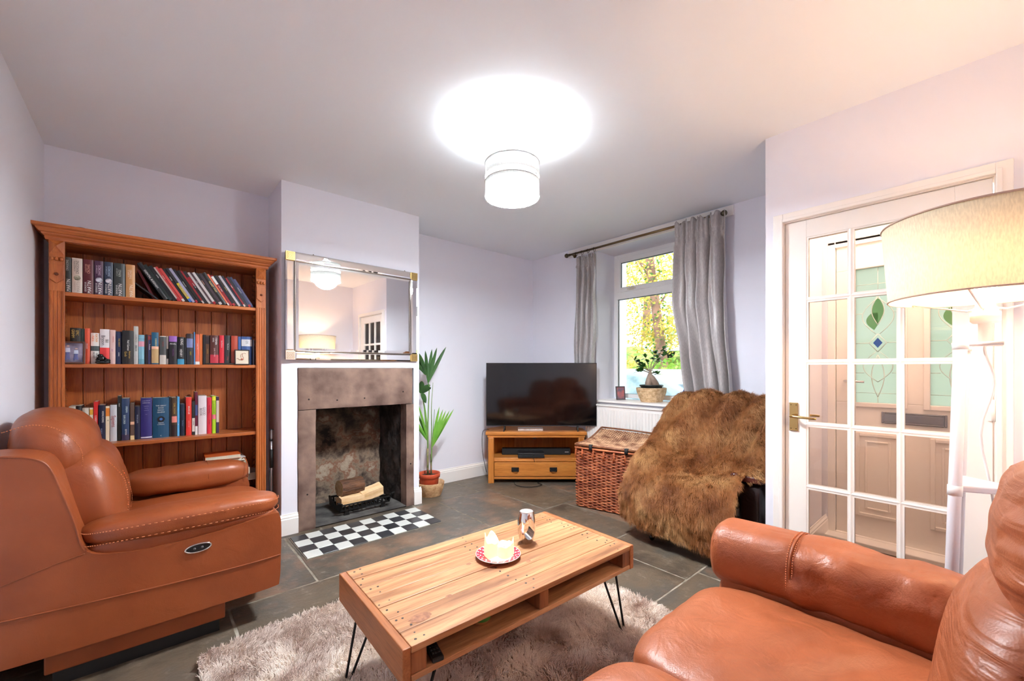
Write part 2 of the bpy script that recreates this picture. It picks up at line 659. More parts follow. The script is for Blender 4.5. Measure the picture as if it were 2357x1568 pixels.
# chimney breast with its fire opening
g = G()
g.box(0.694, 0.798, 3.25, 3.86, 0, 1.18); g.box(1.714, 1.766, 3.25, 3.86, 0, 1.18); g.box(0.694, 1.766, 3.25, 3.86, 1.18, H)
g.box(0.798, 1.714, 3.815, 3.86, 0, 1.18); g.box(0.798, 0.89, 3.37, 3.815, 0, 1.18); g.box(1.67, 1.714, 3.37, 3.815, 0, 1.18)
struct('wall_chimney', g, wall_m)
def soot():
    m, nt, b = new_mat('sooty_stone')
    N, Lk = nt.nodes, nt.links.new
    tc = N.new('ShaderNodeTexCoord')
    nz = N.new('ShaderNodeTexNoise'); nz.inputs['Scale'].default_value = 5.5; nz.inputs['Detail'].default_value = 9; nz.inputs['Roughness'].default_value = 0.65; nz.inputs['Distortion'].default_value = 0.15
    Lk(tc.outputs['Object'], nz.inputs['Vector'])
    cr = N.new('ShaderNodeValToRGB')
    e = cr.color_ramp.elements
    e[0].position, e[0].color = 0.36, S(34, 28, 26)
    e[1].position, e[1].color = 0.72, S(190, 172, 150)
    for p, c in ((0.44, S(104, 86, 74)), (0.52, S(150, 130, 110)), (0.575, S(136, 92, 70)), (0.62, S(172, 154, 134))):
        q = e.new(p); q.color = c
    Lk(nz.outputs['Fac'], cr.inputs[0])
    # soot stain: heavier high up, ragged edge
    sp = N.new('ShaderNodeSeparateXYZ'); Lk(tc.outputs['Object'], sp.inputs[0])
    n2 = N.new('ShaderNodeTexNoise'); n2.inputs['Scale'].default_value = 4; n2.inputs['Detail'].default_value = 6
    Lk(tc.outputs['Object'], n2.inputs['Vector'])
    m1 = N.new('ShaderNodeMath'); m1.operation = 'MULTIPLY_ADD'
    Lk(n2.outputs['Fac'], m1.inputs[0]); m1.inputs[1].default_value = 0.9; Lk(sp.outputs['Z'], m1.inputs[2])
    m2 = N.new('ShaderNodeMapRange'); m2.inputs['From Min'].default_value = 0.95; m2.inputs['From Max'].default_value = 1.25
    Lk(m1.outputs[0], m2.inputs['Value'])
    mx = N.new('ShaderNodeMix'); mx.data_type = 'RGBA'
    Lk(m2.outputs['Result'], mx.inputs['Factor']); Lk(cr.outputs[0], mx.inputs['A']); mx.inputs['B'].default_value = S(24, 20, 19)
    Lk(mx.outputs['Result'], b.inputs['Base Color'])
    bp = N.new('ShaderNodeBump'); bp.inputs['Strength'].default_value = 0.8; bp.inputs['Distance'].default_value = 0.03
    Lk(nz.outputs['Fac'], bp.inputs['Height']); Lk(bp.outputs[0], b.inputs['Normal'])
    b.inputs['Roughness'].default_value = 0.9
    return m
soot_m = soot()
darkstone = mat('blackened_stone', S(40, 34, 33), 0.85, col2=S(96, 84, 80), scale=9, bump=0.9, bscale=14, bdist=0.02, detail=9, lo=0.42, hi=0.75)
g = G()
def rough(fn, amp, s, seed):
    def q(u, v):
        p = Vector(fn(u, v)); n = noise.noise(p * s + Vector((seed, 0, 0)))
        return p + Vector((n, noise.noise(p * s + Vector((0, seed, 3))), 0)) * amp
    return q
g.grid(rough(lambda u, v: (0.87 + 0.81 * u, 3.79, 1.05 * v), 0.02, 6, 2), 24, 30)                 # back
g.grid(rough(lambda u, v: (0.905, 3.36 + 0.45 * u, 1.05 * v), 0.006, 6, 5), 14, 24, mi=1)         # left cheek
g.grid(rough(lambda u, v: (1.645, 3.36 + 0.45 * u, 1.05 * v), 0.010, 9, 8), 14, 24, mi=1)         # right cheek
g.grid(lambda u, v: (0.86 + 0.82 * u, 3.35 + 0.5 * v, 1.04), 2, 2, mi=1)
g.grid(rough(lambda u, v: (0.90 + 0.76 * u, 3.24 + 0.57 * v, 0.008), 0.002, 5, 5), 12, 12, mi=2)
struct('wall_firebox', g, [soot_m, darkstone, mat('ashy_hearthstone', S(52, 50, 50), 0.8, col2=S(104, 100, 96), scale=7, bump=0.4, bscale=20, detail=8)], recalc=False)

# window wall with the opening, thick outer wall
WY0, WY1, WZ0, WZ1 = 1.60, 2.70, 0.85, 2.415
g = G()
g.box(XW, 4.10, YP, WY0, 0, H); g.box(XW, 4.10, WY1, YB + 0.1, 0, H)
g.box(XW, 4.10, WY0, WY1, 0, WZ0 - 0.022); g.box(XW, 4.10, WY0, WY1, WZ1, H)
struct('wall_window', g, wall_m)
# porch walls
DY0, DY1, DZ = -0.025, 0.742, 1.985
g = G()
g.box(XP, XP + 0.09, DY1 + 0.012, YP, 0, H); g.box(XP, XP + 0.09, YR - 0.1, DY0 - 0.012, 0, H); g.box(XP, XP + 0.09, DY0 - 0.012, DY1 + 0.012, DZ + 0.012, H)
struct('wall_right', g, wall_m)
g = G(); g.box(XP + 0.09, XW, YP - 0.083, YP, 0, H); struct('wall_porch', g, wall_m)
g = G(); g.box(XP + 0.09, 3.75, -0.42, -0.322, 0, H); struct('wall_porch_side', g, wall_m)
FX = 3.60
g = G()
FY0, FY1 = -0.15, 0.735
g.box(FX, FX + 0.3, FY1, YP - 0.0, 0, H); g.box(FX, FX + 0.3, -0.42, FY0, 0, H); g.box(FX, FX + 0.3, FY0, FY1, 2.30, H)
struct('wall_front', g, wall_m)

# skirting boards
def skirt(name, pts, side, h=0.145, t=0.018):
    """board along a polyline of (x, y); side = unit offset direction per segment"""
    g = G()
    for (a, b), n in zip(zip(pts, pts[1:]), side):
        a, b, n = Vector((*a, 0)), Vector((*b, 0)), Vector((*n, 0))
        prof = [(0, 0), (t, 0), (t, h * 0.76), (t * 0.75, h * 0.80), (t * 0.8, h * 0.86), (t * 0.35, h * 0.93), (t * 0.3, h), (0, h)]
        A = [g.v(a + n * p + Vector((0, 0, q))) for p, q in prof]
        B = [g.v(b + n * p + Vector((0, 0, q))) for p, q in prof]
        for k in range(len(prof)):
            k2 = (k + 1) % len(prof)
            g.f([A[k], B[k], B[k2], A[k2]])
        g.f(A); g.f(B[::-1])
    return struct(name, g, trim_m)
skirt('baseboard_chimney', [(0.68, 3.25), (0.80, 3.25)], [(0, -1)])
skirt('baseboard_chimney_side', [(1.712, 3.25), (1.784, 3.25)], [(0, -1)])
skirt('baseboard_breast', [(1.766, 3.235), (1.766, 3.66)], [(1, 0)])
skirt('baseboard_back', [(1.766, YB), (XW, YB)], [(0, -1)])
skirt('baseboard_alcove', [(XL, YB), (0.694, YB)], [(0, -1)])
skirt('baseboard_alcove_side', [(0.694, 3.25), (0.694, YB)], [(-1, 0)])
skirt('baseboard_window', [(XW, YP), (XW, YB)], [(-1, 0)])
skirt('baseboard_left', [(XL, YR), (XL, YB)], [(1, 0)])
skirt('baseboard_porch', [(XP, YP), (XW, YP)], [(0, 1)])
skirt('baseboard_porch_inside', [(2.77, YP - 0.09), (FX, YP - 0.09)], [(0, -1)])
skirt('baseboard_rear', [(XL, YR), (XP, YR)], [(0, 1)])
skirt('baseboard_right', [(XP, YR), (XP, -0.09)], [(-1, 0)])

# ---------------------------------------------------------------- window
g = G()
UX0, UX1 = 3.86, 3.92
upvc = mat('white_upvc', S(242, 242, 242), 0.3)
def ring(g, x0, x1, y0, y1, z0, z1, w, mi=0, wt=None):
    wt = wt or w
    g.box(x0, x1, y0, y0 + w, z0, z1, mi); g.box(x0, x1, y1 - w, y1, z0, z1, mi)
    g.box(x0, x1, y0 + w, y1 - w, z0, z0 + w, mi); g.box(x0, x1, y0 + w, y1 - w, z1 - wt, z1, mi)
win = struct('window_1', (ring(g, UX0, UX1, WY0, WY1, WZ0 + 0.01, WZ1, 0.045, wt=0.05), g)[1], upvc, bevel=0.004)
g = G(); g.box(UX0 - 0.005, UX1, WY0 + 0.045, WY1 - 0.045, 1.93, 2.02); struct('window_transom', g, upvc, parent=win, bevel=0.004)
g = G(); ring(g, UX0 - 0.012, UX1 - 0.01, WY0 + 0.04, WY1 - 0.035, 2.005, 2.375, 0.05); struct('window_sash', g, upvc, parent=win, bevel=0.006)
gasket = mat('dark_gasket', S(45, 60, 62), 0.6)
g = G(); ring(g, UX0 + 0.02, UX0 + 0.03, WY0 + 0.043, WY1 - 0.042, WZ0 + 0.05, 1.933, 0.007); ring(g, UX0 + 0.008, UX0 + 0.02, WY0 + 0.088, WY1 - 0.083, 2.053, 2.327, 0.006)
struct('window_gasket', g, gasket, parent=win)
g = G(); g.box(UX0 + 0.024, UX0 + 0.028, WY0 + 0.045, WY1 - 0.045, WZ0 + 0.05, 1.94); struct('window_pane', g, pane_m, parent=win)
g = G(); g.box(UX0 + 0.014, UX0 + 0.018, WY0 + 0.088, WY1 - 0.083, 2.053, 2.327); struct('window_pane', g, pane_m, parent=win)
g = G(); g.box(UX0 - 0.03, UX0 - 0.012, 2.42, 2.52, 2.022, 2.034, 0); g.box(UX0 - 0.022, UX0 - 0.012, 2.44, 2.50, 2.012, 2.044, 0); struct('window_handle', g, mat('cream_handle', S(225, 220, 205), 0.4), parent=win, bevel=0.002)
g = G(); g.prism([(XW - .03, WY0 - .04), (XW, WY0 - .04), (XW, WY0), (3.862, WY0), (3.862, WY1), (XW, WY1), (XW, WY1 + .03), (XW - .03, WY1 + .03)], WZ0 - .021, WZ0, 'xy'); struct('trim_1', g, trim_m, bevel=0.004)   # window board
g = G(); g.box(XW - 0.02, XW, 1.33, 3.07, 2.41, 2.49); struct('trim_2', g, trim_m, bevel=0.002)     # batten over the window

# ---------------------------------------------------------------- doors
def architrave(name, x, nx, y0, y1, z1, w=0.055):
    """moulded frame round a door opening on the plane x, facing nx"""
    g = G()
    t = 0.016 * nx
    for a, b, c, d in ((y1, y1 + w, 0, z1 + w), (y0 - w, y0, 0, z1 + w), (y0, y1, z1, z1 + w)):
        g.box(min(x, x + t), max(x, x + t), a, b, c, d)
    g.box(min(x + t, x + 1.5 * t), max(x + t, x + 1.5 * t), y1, y1 + 0.018, 0, z1 + 0.018)
    g.box(min(x + t, x + 1.5 * t), max(x + t, x + 1.5 * t), y0 - 0.018, y0, 0, z1 + 0.018)
    g.box(min(x + t, x + 1.5 * t), max(x + t, x + 1.5 * t), y0, y1, z1, z1 + 0.018)
    return struct(name, g, trim_m, bevel=0.003)
architrave('trim_3', XP, -1, DY0 - 0.004, DY1 + 0.004, DZ + 0.004, 0.048)
g = G(); g.box(XP, XP + 0.09, DY1, DY1 + 0.012, 0, DZ + 0.012); g.box(XP, XP + 0.09, DY0 - 0.012, DY0, 0, DZ + 0.012); g.box(XP, XP + 0.09, DY0, DY1, DZ, DZ + 0.012)
struct('trim_4', g, trim_m)
# glazed inner door, fifteen panes
g = G()
a0, a1 = XP + 0.006, XP + 0.042
ys = [0.092, 0.266, 0.4515, 0.637]
zs = [0.196, 0.532, 0.871, 1.208, 1.547, 1.883]
g.box(a0, a1, 0.64, DY1 - 0.004, 0.01, DZ - 0.004); g.box(a0, a1, DY0 + 0.004, 0.089, 0.01, DZ - 0.004)
g.box(a0, a1, 0.089, 0.64, 0.01, 0.192); g.box(a0, a1, 0.089, 0.64, 1.887, DZ - 0.004)
door = struct('door_1', g, trim_m, bevel=0.002)
g = G()
for y in ys[1:-1]:
    g.prism([(a0 + 0.004, y - 0.010), (a0 - 0.0, y), (a0 + 0.004, y + 0.010), (a1 - 0.004, y + 0.010), (a1, y), (a1 - 0.004, y - 0.010)], 0.192, 1.887, 'xy')
for z in zs[1:-1]:
    g.prism([(a0 + 0.004, z - 0.010), (a0 - 0.0, z), (a0 + 0.004, z + 0.010), (a1 - 0.004, z + 0.010), (a1, z), (a1 - 0.004, z - 0.010)], 0.089, 0.64, 'xz')
for i in range(3):
    for k in range(5):
        y0, y1, z0, z1 = ys[i], ys[i + 1], zs[k], zs[k + 1]
        if i < 3:
            ring(g, a0 + 0.003, a1 - 0.003, y0 + (0.006 if i else -0.003), y1 - (0.006 if i < 2 else -0.003), z0 + (0.006 if k else -0.004), z1 - (0.006 if k < 4 else -0.004), 0.008)
struct('glazing_bars', g, trim_m, parent=door)
doorglass = glass('old_door_glass', (0.93, 0.92, 0.90, 1))
for i in range(3):
    for k in range(5):
        g = G(); g.box(a0 + 0.017, a0 + 0.020, ys[i] + 0.004, ys[i + 1] - 0.004, zs[k] + 0.004, zs[k + 1] - 0.004)
        struct('glass_pane', g, doorglass, parent=door)
g = G()
g.box(XP - 0.002, XP + 0.006, 0.678, 0.718, 0.83, 0.985)
g.tube([(XP - 0.002, 0.70, 0.912), (XP - 0.045, 0.70, 0.912), (XP - 0.05, 0.685, 0.912), (XP - 0.05, 0.60, 0.908), (XP - 0.045, 0.585, 0.908)], [0.009, 0.008, 0.008, 0.006, 0.006], 10)
g.tube([(a1, 0.70, 0.912), (a1 + 0.045, 0.70, 0.912), (a1 + 0.05, 0.685, 0.912), (a1 + 0.05, 0.60, 0.912)], [0.009, 0.008, 0.008, 0.006], 10)
h = struct('door_handle', g, brass_m, parent=door, bevel=0.0015)
g = G()
for y, z in ((0.686, 0.842), (0.71, 0.842), (0.686, 0.973), (0.71, 0.973)):
    g.tube([(XP - 0.0035, y, z), (XP - 0.0015, y, z)], 0.003, 8)
struct('handle_screw', g, mat('dark_brass', S(110, 85, 50), 0.4, 1.0), parent=door)
for z in (0.24, 0.95, 1.74):
    g = G(); g.tube([(XP - 0.002, DY0 + 0.002, z), (XP - 0.002, DY0 + 0.002, z + 0.09)], 0.006, 10); g.box(XP - 0.0005, XP + 0.007, DY0 - 0.012, DY0 + 0.02, z, z + 0.09)
    struct('hinge', g, trim_m, parent=door)
# front door with leaded glass
pinkw = mat('white_composite', S(232, 226, 220), 0.4)
g = G(); fx = FX + 0.03
DC = 0.29
def fr(z0, z1, y0, y1, gg, x0=fx, x1=fx + 0.045): gg.box(x0, x1, y0, y1, z0, z1)
g2 = (DC + 0.066, DC + 0.295); g1 = (DC - 0.295, DC - 0.066); gz = (0.945, 1.85)
dy0, dy1 = DC - 0.40, DC + 0.40
fr(0.03, gz[0], dy0, dy1, g); fr(gz[1], 2.02, dy0, dy1, g); fr(gz[0], gz[1], dy0, g1[0], g); fr(gz[0], gz[1], g1[1], g2[0], g); fr(gz[0], gz[1], g2[1], dy1, g)
fd = struct('door_2', g, pinkw, bevel=0.003)
g = G()
for a, b in (g1, g2):
    ring(g, fx - 0.012, fx + 0.002, a - 0.03, b + 0.03, gz[0] - 0.03, gz[1] + 0.03, 0.03)
    ring(g, fx - 0.010, fx + 0.002, a - 0.0, b + 0.0, 0.18, 0.74, 0.022)
    ring(g, fx - 0.006, fx + 0.002, a + 0.05, b - 0.05, 0.23, 0.69, 0.012)
struct('door_moulding', g, pinkw, parent=fd, bevel=0.004)
lead_m = mat('pale_lead_came', S(205, 215, 208), 0.4, 0.4)
textured = glass('textured_glass', (0.82, 0.88, 0.80, 1), rough=0.15, mixw=0.8)
clear_t = glass('smooth_green_glass', (0.66, 0.84, 0.55, 1), rough=0.05, mixw=0.5)
blue_t = glass('blue_bevel', (0.25, 0.40, 0.85, 1), rough=0.05, mixw=0.5)
for a, b in (g1, g2):
    c = (a + b) / 2
    gg = G(); gg.box(fx + 0.015, fx + 0.019, a, b, gz[0], gz[1])
    pn = struct('leaded_panel', gg, textured, parent=fd)
    gg = G()
    X = fx + 0.012
    def arc(y0, z0, y1, z1, bulge, n=10):
        p = []
        for i in range(n + 1):
            t = i / n
            p.append((X, y0 + (y1 - y0) * t + bulge * math.sin(PI * t), z0 + (z1 - z0) * t))
        return p
    zc = 1.345
    for sgn in (-1, 1):
        gg.tube(arc(c, zc + 0.12, c, 1.66, 0.032 * sgn), 0.0026, 6)
        gg.tube(arc(c, zc - 0.08, c, zc - 0.36, 0.032 * sgn), 0.0026, 6)
        gg.tube(arc(c + 0.01 * sgn, zc + 0.06, c, zc + 0.30, 0.075 * sgn), 0.0026, 6)
        gg.tube(arc(c + 0.01 * sgn, zc - 0.06, c, zc - 0.26, 0.07 * sgn), 0.0026, 6)
        gg.tube([(X, c + 0.045 * sgn, zc), (X, (b if sgn > 0 else a), zc)], 0.0026, 6)
        gg.tube([(X, c + 0.075 * sgn, zc + 0.2), (X, (b if sgn > 0 else a), zc + 0.2)], 0.0026, 6)
        gg.tube([(X, c + 0.07 * sgn, zc - 0.2), (X, (b if sgn > 0 else a), zc - 0.2)], 0.0026, 6)
        gg.tube([(X, c, zc + 0.06), (X, c + 0.045 * sgn, zc), (X, c, zc - 0.06)], 0.003, 6)
    gg.tube([(X, c, 1.66), (X, c, gz[1])], 0.002, 6); gg.tube([(X, c, gz[0]), (X, c, zc - 0.36)], 0.002, 6)
    gg.tube([(X, a, 1.74), (X, b, 1.74)], 0.002, 6); gg.tube([(X, a, 1.01), (X, b, 1.01)], 0.002, 6)
    struct('lead_came', gg, lead_m, parent=pn)
    gg = G()
    gg.prism([(c + 0.030 * math.sin(PI * t / 10) , 1.465 + 0.185 * t / 10) for t in range(11)] + [(c - 0.030 * math.sin(PI * t / 10), 1.465 + 0.185 * t / 10) for t in range(9, 0, -1)], X + 0.001, X + 0.002, 'yz')
    gg.prism([(c, zc + 0.12 + 0.0)] + [(c + 0.06 * math.sin(PI * t / 10), zc + 0.07 + 0.16 * t / 10) for t in range(1, 9)] + [(c, zc + 0.2)], X + 0.0022, X + 0.003, 'yz')
    struct('green_petal', gg, clear_t, parent=pn)
    gg = G()
    gg.prism([(c, zc + 0.034), (c + 0.024, zc), (c, zc - 0.034), (c - 0.024, zc)], X - 0.002, X - 0.0005, 'yz')
    struct('blue_diamond', gg, blue_t, parent=pn)
g = G(); ring(g, fx - 0.014, fx, 0.15, 0.45, 0.815, 0.89, 0.012); g.box(fx - 0.012, fx, 0.16, 0.44, 0.825, 0.88)
struct('letterbox', g, mat('brushed_steel', S(150, 150, 155), 0.25, 1.0), parent=fd, bevel=0.004)
g = G(); g.tube([(fx, 0.635, 1.09), (fx - 0.05, 0.635, 1.09), (fx - 0.055, 0.62, 1.09), (fx - 0.055, 0.53, 1.085)], 0.008, 8); struct('lever_handle', g, chrome_m, parent=fd)
g = G(); ring(g, fx - 0.02, fx + 0.06, FY0, FY1, 0.0, 2.06, 0.042); g.box(fx - 0.02, fx + 0.06, FY0, FY1, 2.04, 2.09); ring(g, fx - 0.02, fx + 0.06, FY0, FY1, 2.09, 2.30, 0.03)
frm = struct('trim_5', g, trim_m, bevel=0.003)
g = G(); g.box(fx + 0.02, fx + 0.024, FY0 + 0.03, FY1 - 0.03, 2.12, 2.27); struct('transom_glass', g, glass('transom_glass', (0.95, 0.98, 1, 1), mixw=0.3), parent=frm)
g = G()
for y in (0.66, 0.62, 0.575, 0.42, 0.38, 0.20):
    g.box(fx + 0.012, fx + 0.02, y, y + 0.010, 2.12, 2.27)
g.box(fx + 0.012, fx + 0.02, 0.575, 0.70, 2.19, 2.195)
struct('lead_strip', g, mat('dark_lead', S(95, 95, 95), 0.5, 0.5), parent=frm)
g = G(); g.box(3.5, FX + 0.06, FY0, FY1, 0, 0.035); struct('trim_6', g, trim_m, bevel=0.005)

t = thing('added_porch_light', 'small round opal ceiling light added out of view inside the porch', 'ceiling light', (3.15, 0.22, 2.5))  # unseen fitting and bulb, added to give the peach tone behind the glazed door
g = G(); g.lathe([(.001, 0), (.10, 0), (.10, -.015), (.09, -.02), (.001, -.02)], n=32); obj('base_plate', g, trim_m, t)
g = G(); g.lathe([(.088, -.02), (.080, -.05), (.05, -.068), (.001, -.072)], n=32); obj('opal_dome', g, mat('opal_dome', S(255, 245, 230), .4, emit=(1, .74, .5, 1), estr=1.2), t)
light('added_porch_bulb', 'POINT', (3.15, 0.22, 2.40), 5.2, (1.0, 0.66, 0.44), shadow_soft_size=0.06)

# ================================================================ BOOKCASE
BK = thing('bookcase', 'tall orange pine bookcase with moulded cornice filling the alcove left of the fireplace', 'bookcase', (0.10, 3.36, 0))
def L(x): return x - 0.10
bx0, bx1, by0, by1 = L(-0.414), L(0.618), 0.0, 0.285
# panelled back: tongue and groove boards
g = G()
n = 11
w = (bx1 - bx0 - 0.03) / n
for i in range(n):
    a = bx0 + 0.015 + i * w
    g.prism([(a + 0.001, 0.272), (a + 0.004, 0.268), (a + 0.010, 0.268), (a + 0.0105, 0.270), (a + 0.0125, 0.270), (a + 0.013, 0.268), (a + w - 0.004, 0.268), (a + w - 0.001, 0.272), (a + w - 0.001, 0.28), (a + 0.001, 0.28)], 0.06, 1.90, 'xy')
obj('back_panel', g, pine, BK)
for nm, a, b in (('side_panel', bx0 + 0.004, bx0 + 0.022), ('side_panel', bx1 - 0.022, bx1 - 0.004)):
    g = G(); g.box(a, b, 0.012, 0.285, 0, 1.90); obj(nm, g, pine, BK)
def pilaster(x0, x1):
    g = G()
    w = x1 - x0
    g.box(x0, x1, -0.012, 0.014, 0.0, 1.885)
    p = obj('pilaster', g, pine, BK, bevel=0.002)
    # flutes shown as reeds between shallow grooves
    g = G()
    for k in range(4):
        c = x0 + w * (0.14 + 0.24 * k)
        g.prism([(c - 0.0045, -0.012), (c - 0.002, -0.016), (c + 0.002, -0.016), (c + 0.0045, -0.012)], 0.15, 1.60, 'xy')
    obj('fluting', g, pine, p)
    g = G()
    m = (x0 + x1) / 2
    v = [g.v(q) for q in ((x0 + 0.002, -0.012, 1.80), (x1 - 0.002, -0.012, 1.80), (x1 - 0.002, -0.012, 1.875), (x0 + 0.002, -0.012, 1.875), (m, -0.034, 1.842))]
    for a, b in ((0, 1), (1, 2), (2, 3), (3, 0)):
        g.f([v[a], v[b], v[4]])
    g.f(v[:4][::-1])
    obj('pyramid_block', g, pine, p)
    g = G()
    for k in (-1, 0, 1):
        g.ball((m + k * w * 0.3, -0.016, 1.775), w * 0.155, 12, 8, sc3=(1, 0.9, 1.25))
    g.box(x0 + 0.001, x1 - 0.001, -0.018, -0.011, 1.745, 1.757)
    obj('bead_carving', g, pine, p)
    g = G()
    g.prism([(x0 + 0.003, 1.745), (x1 - 0.003, 1.745), (x1 - 0.003, 1.665), (m, 1.64), (x0 + 0.003, 1.665)], -0.018, -0.011)
    obj('shield_block', g, pine, p, bevel=0.001)
    g = G(); g.ball((m, -0.02, 1.69), 0.008, 12, 8); obj('round_stud', g, mat('dark_pine', S(105, 48, 22), 0.35), p)
pilaster(bx0, bx0 + 0.060)
pilaster(bx1 - 0.060, bx1)
# cornice
g = G()
prof = [(0.0, 1.875), (-0.014, 1.875), (-0.018, 1.885), (-0.018, 1.893), (-0.030, 1.902), (-0.032, 1.910), (-0.040, 1.912), (-0.052, 1.925), (-0.055, 1.932), (-0.066, 1.934), (-0.070, 1.938), (-0.070, 1.952), (0.0, 1.952)]
for (ya, za), (yb, zb) in zip(prof, prof[1:] + prof[:1]):
    ex = [(-y) * 0.82 for y in (ya, yb)]
    g.f([g.v((bx0 - ex[0] + 0.0, ya, za)), g.v((bx1 + ex[0], ya, za)), g.v((bx1 + ex[1], yb, zb)), g.v((bx0 - ex[1], yb, zb))])
for s, b in ((-1, bx0), (1, bx1)):
    for (ya, za), (yb, zb) in zip(prof[:-1], prof[1:]):
        g.f([g.v((b - s * ya * 0.82, ya, za)), g.v((b - s * yb * 0.82, yb, zb)), g.v((b - s * yb * 0.82, 0.285, zb)), g.v((b - s * ya * 0.82, 0.285, za))])
g.box(bx0 - 0.056, bx1 + 0.056, -0.068, 0.285, 1.945, 1.951)
obj('cornice', g, pine_x, BK, weld=True)
g = G(); g.box(bx0 + 0.02, bx1 - 0.02, 0.0, 0.27, 1.872, 1.886); obj('top_board', g, pine_x, BK)
for z in (1.60, 1.20, 0.735, 0.30, 0.09):
    g = G(); g.box(bx0 + 0.022, bx1 - 0.022, (0.0 if z != 0.735 else 0.0), 0.268, z - 0.022, z); obj('shelf', g, pine_x, BK, bevel=0.003)
g = G(); g.box(bx0, bx1, -0.02, 0.285, 0.0, 0.07); obj('plinth', g, pine_x, BK, bevel=0.004)
g = G()
for a in (bx0 + 0.022, bx1 - 0.040):
    for y in (0.03, 0.235):
        z = 0.12
        while z < 1.86:
            if all(abs(z - q + 0.01) > 0.03 for q in (1.6, 1.2, 0.735, 0.3)):
                g.prism([(a, z), (a + 0.018, z), (a + 0.018, z + 0.016), (a + 0.010, z + 0.026), (a, z + 0.026)] if a < 0 else [(a + 0.018, z), (a, z), (a, z + 0.016), (a + 0.008, z + 0.026), (a + 0.018, z + 0.026)], y, y + 0.022)
            z += 0.034
sup = obj('shelf_support', g, pine, BK)
sup['kind'] = 'stuff'

# ---------------------------------------------------------------- books
paper = mat('book_paper', S(222, 212, 192), 0.9, col2=S(196, 184, 160), scale=3, stretch=(160, 1, 1))
BOOKM = {}
def cm(c):
    k = tuple(c)
    if k not in BOOKM:
        BOOKM[k] = mat('cover_%d_%d_%d' % k, S(*c), 0.38, spec=0.45)
    return BOOKM[k]
def book(x0, x1, y, z0, h, d, col, label, group, bands=(), texts=(), tilt=0.0, hard=False, pos=None, name='book', rot=None):
    """upright book, spine towards -Y. texts: (string, z fraction, size, colour, mode, x fraction)"""
    w = x1 - x0
    b = thing(name, label, 'book', pos or (x0, y, z0), 0, group)
    b.rotation_euler = rot or (0, tilt, 0)
    t = 0.0022 if hard else 0.0012
    g = G()
    cur = 0.12 * w if hard or w > 0.02 else 0.0
    n = 6
    prof = [(w * i / n, -cur * math.sin(PI * i / n)) for i in range(n + 1)]
    outer = [(0, d)] + prof + [(w, d)]
    inner = [(w - t, d)] + [(max(t, min(w - t, p[0])), p[1] + t * 1.5) for p in prof[::-1]] + [(t, d)]
    g.prism(outer + inner, 0, h, 'xy')
    cv = obj('cover', g, cm(col), b)
    g = G(); o = 0.003 if hard else 0.0006
    g.box(t, w - t, t * 1.5, d - (0.004 if hard else 0.0), o, h - o)
    obj('page_block', g, paper, b)
    for z_a, z_b, c in bands:
        g = G()
        P = [(p[0], p[1] - 0.0005) for p in prof]
        for k in range(n):
            g.f([g.v((P[k][0], P[k][1], h * z_a)), g.v((P[k + 1][0], P[k + 1][1], h * z_a)), g.v((P[k + 1][0], P[k + 1][1], h * z_b)), g.v((P[k][0], P[k][1], h * z_b))])
        obj('spine_band', g, cm(c), b, recalc=False)
    for tx in texts:
        s, zf, size, c, mode, xf = tx
        R = {'down': ((0, 0, -1), (1, 0, 0)), 'up': ((0, 0, 1), (-1, 0, 0)), 'across': ((1, 0, 0), (0, 0, 1))}[mode]
        text_obj('spine_title', s, size, cm(c), b, frame_M((w * xf, -cur - 0.0012, h * zf), *R), 0.0, 0.9)
    return b

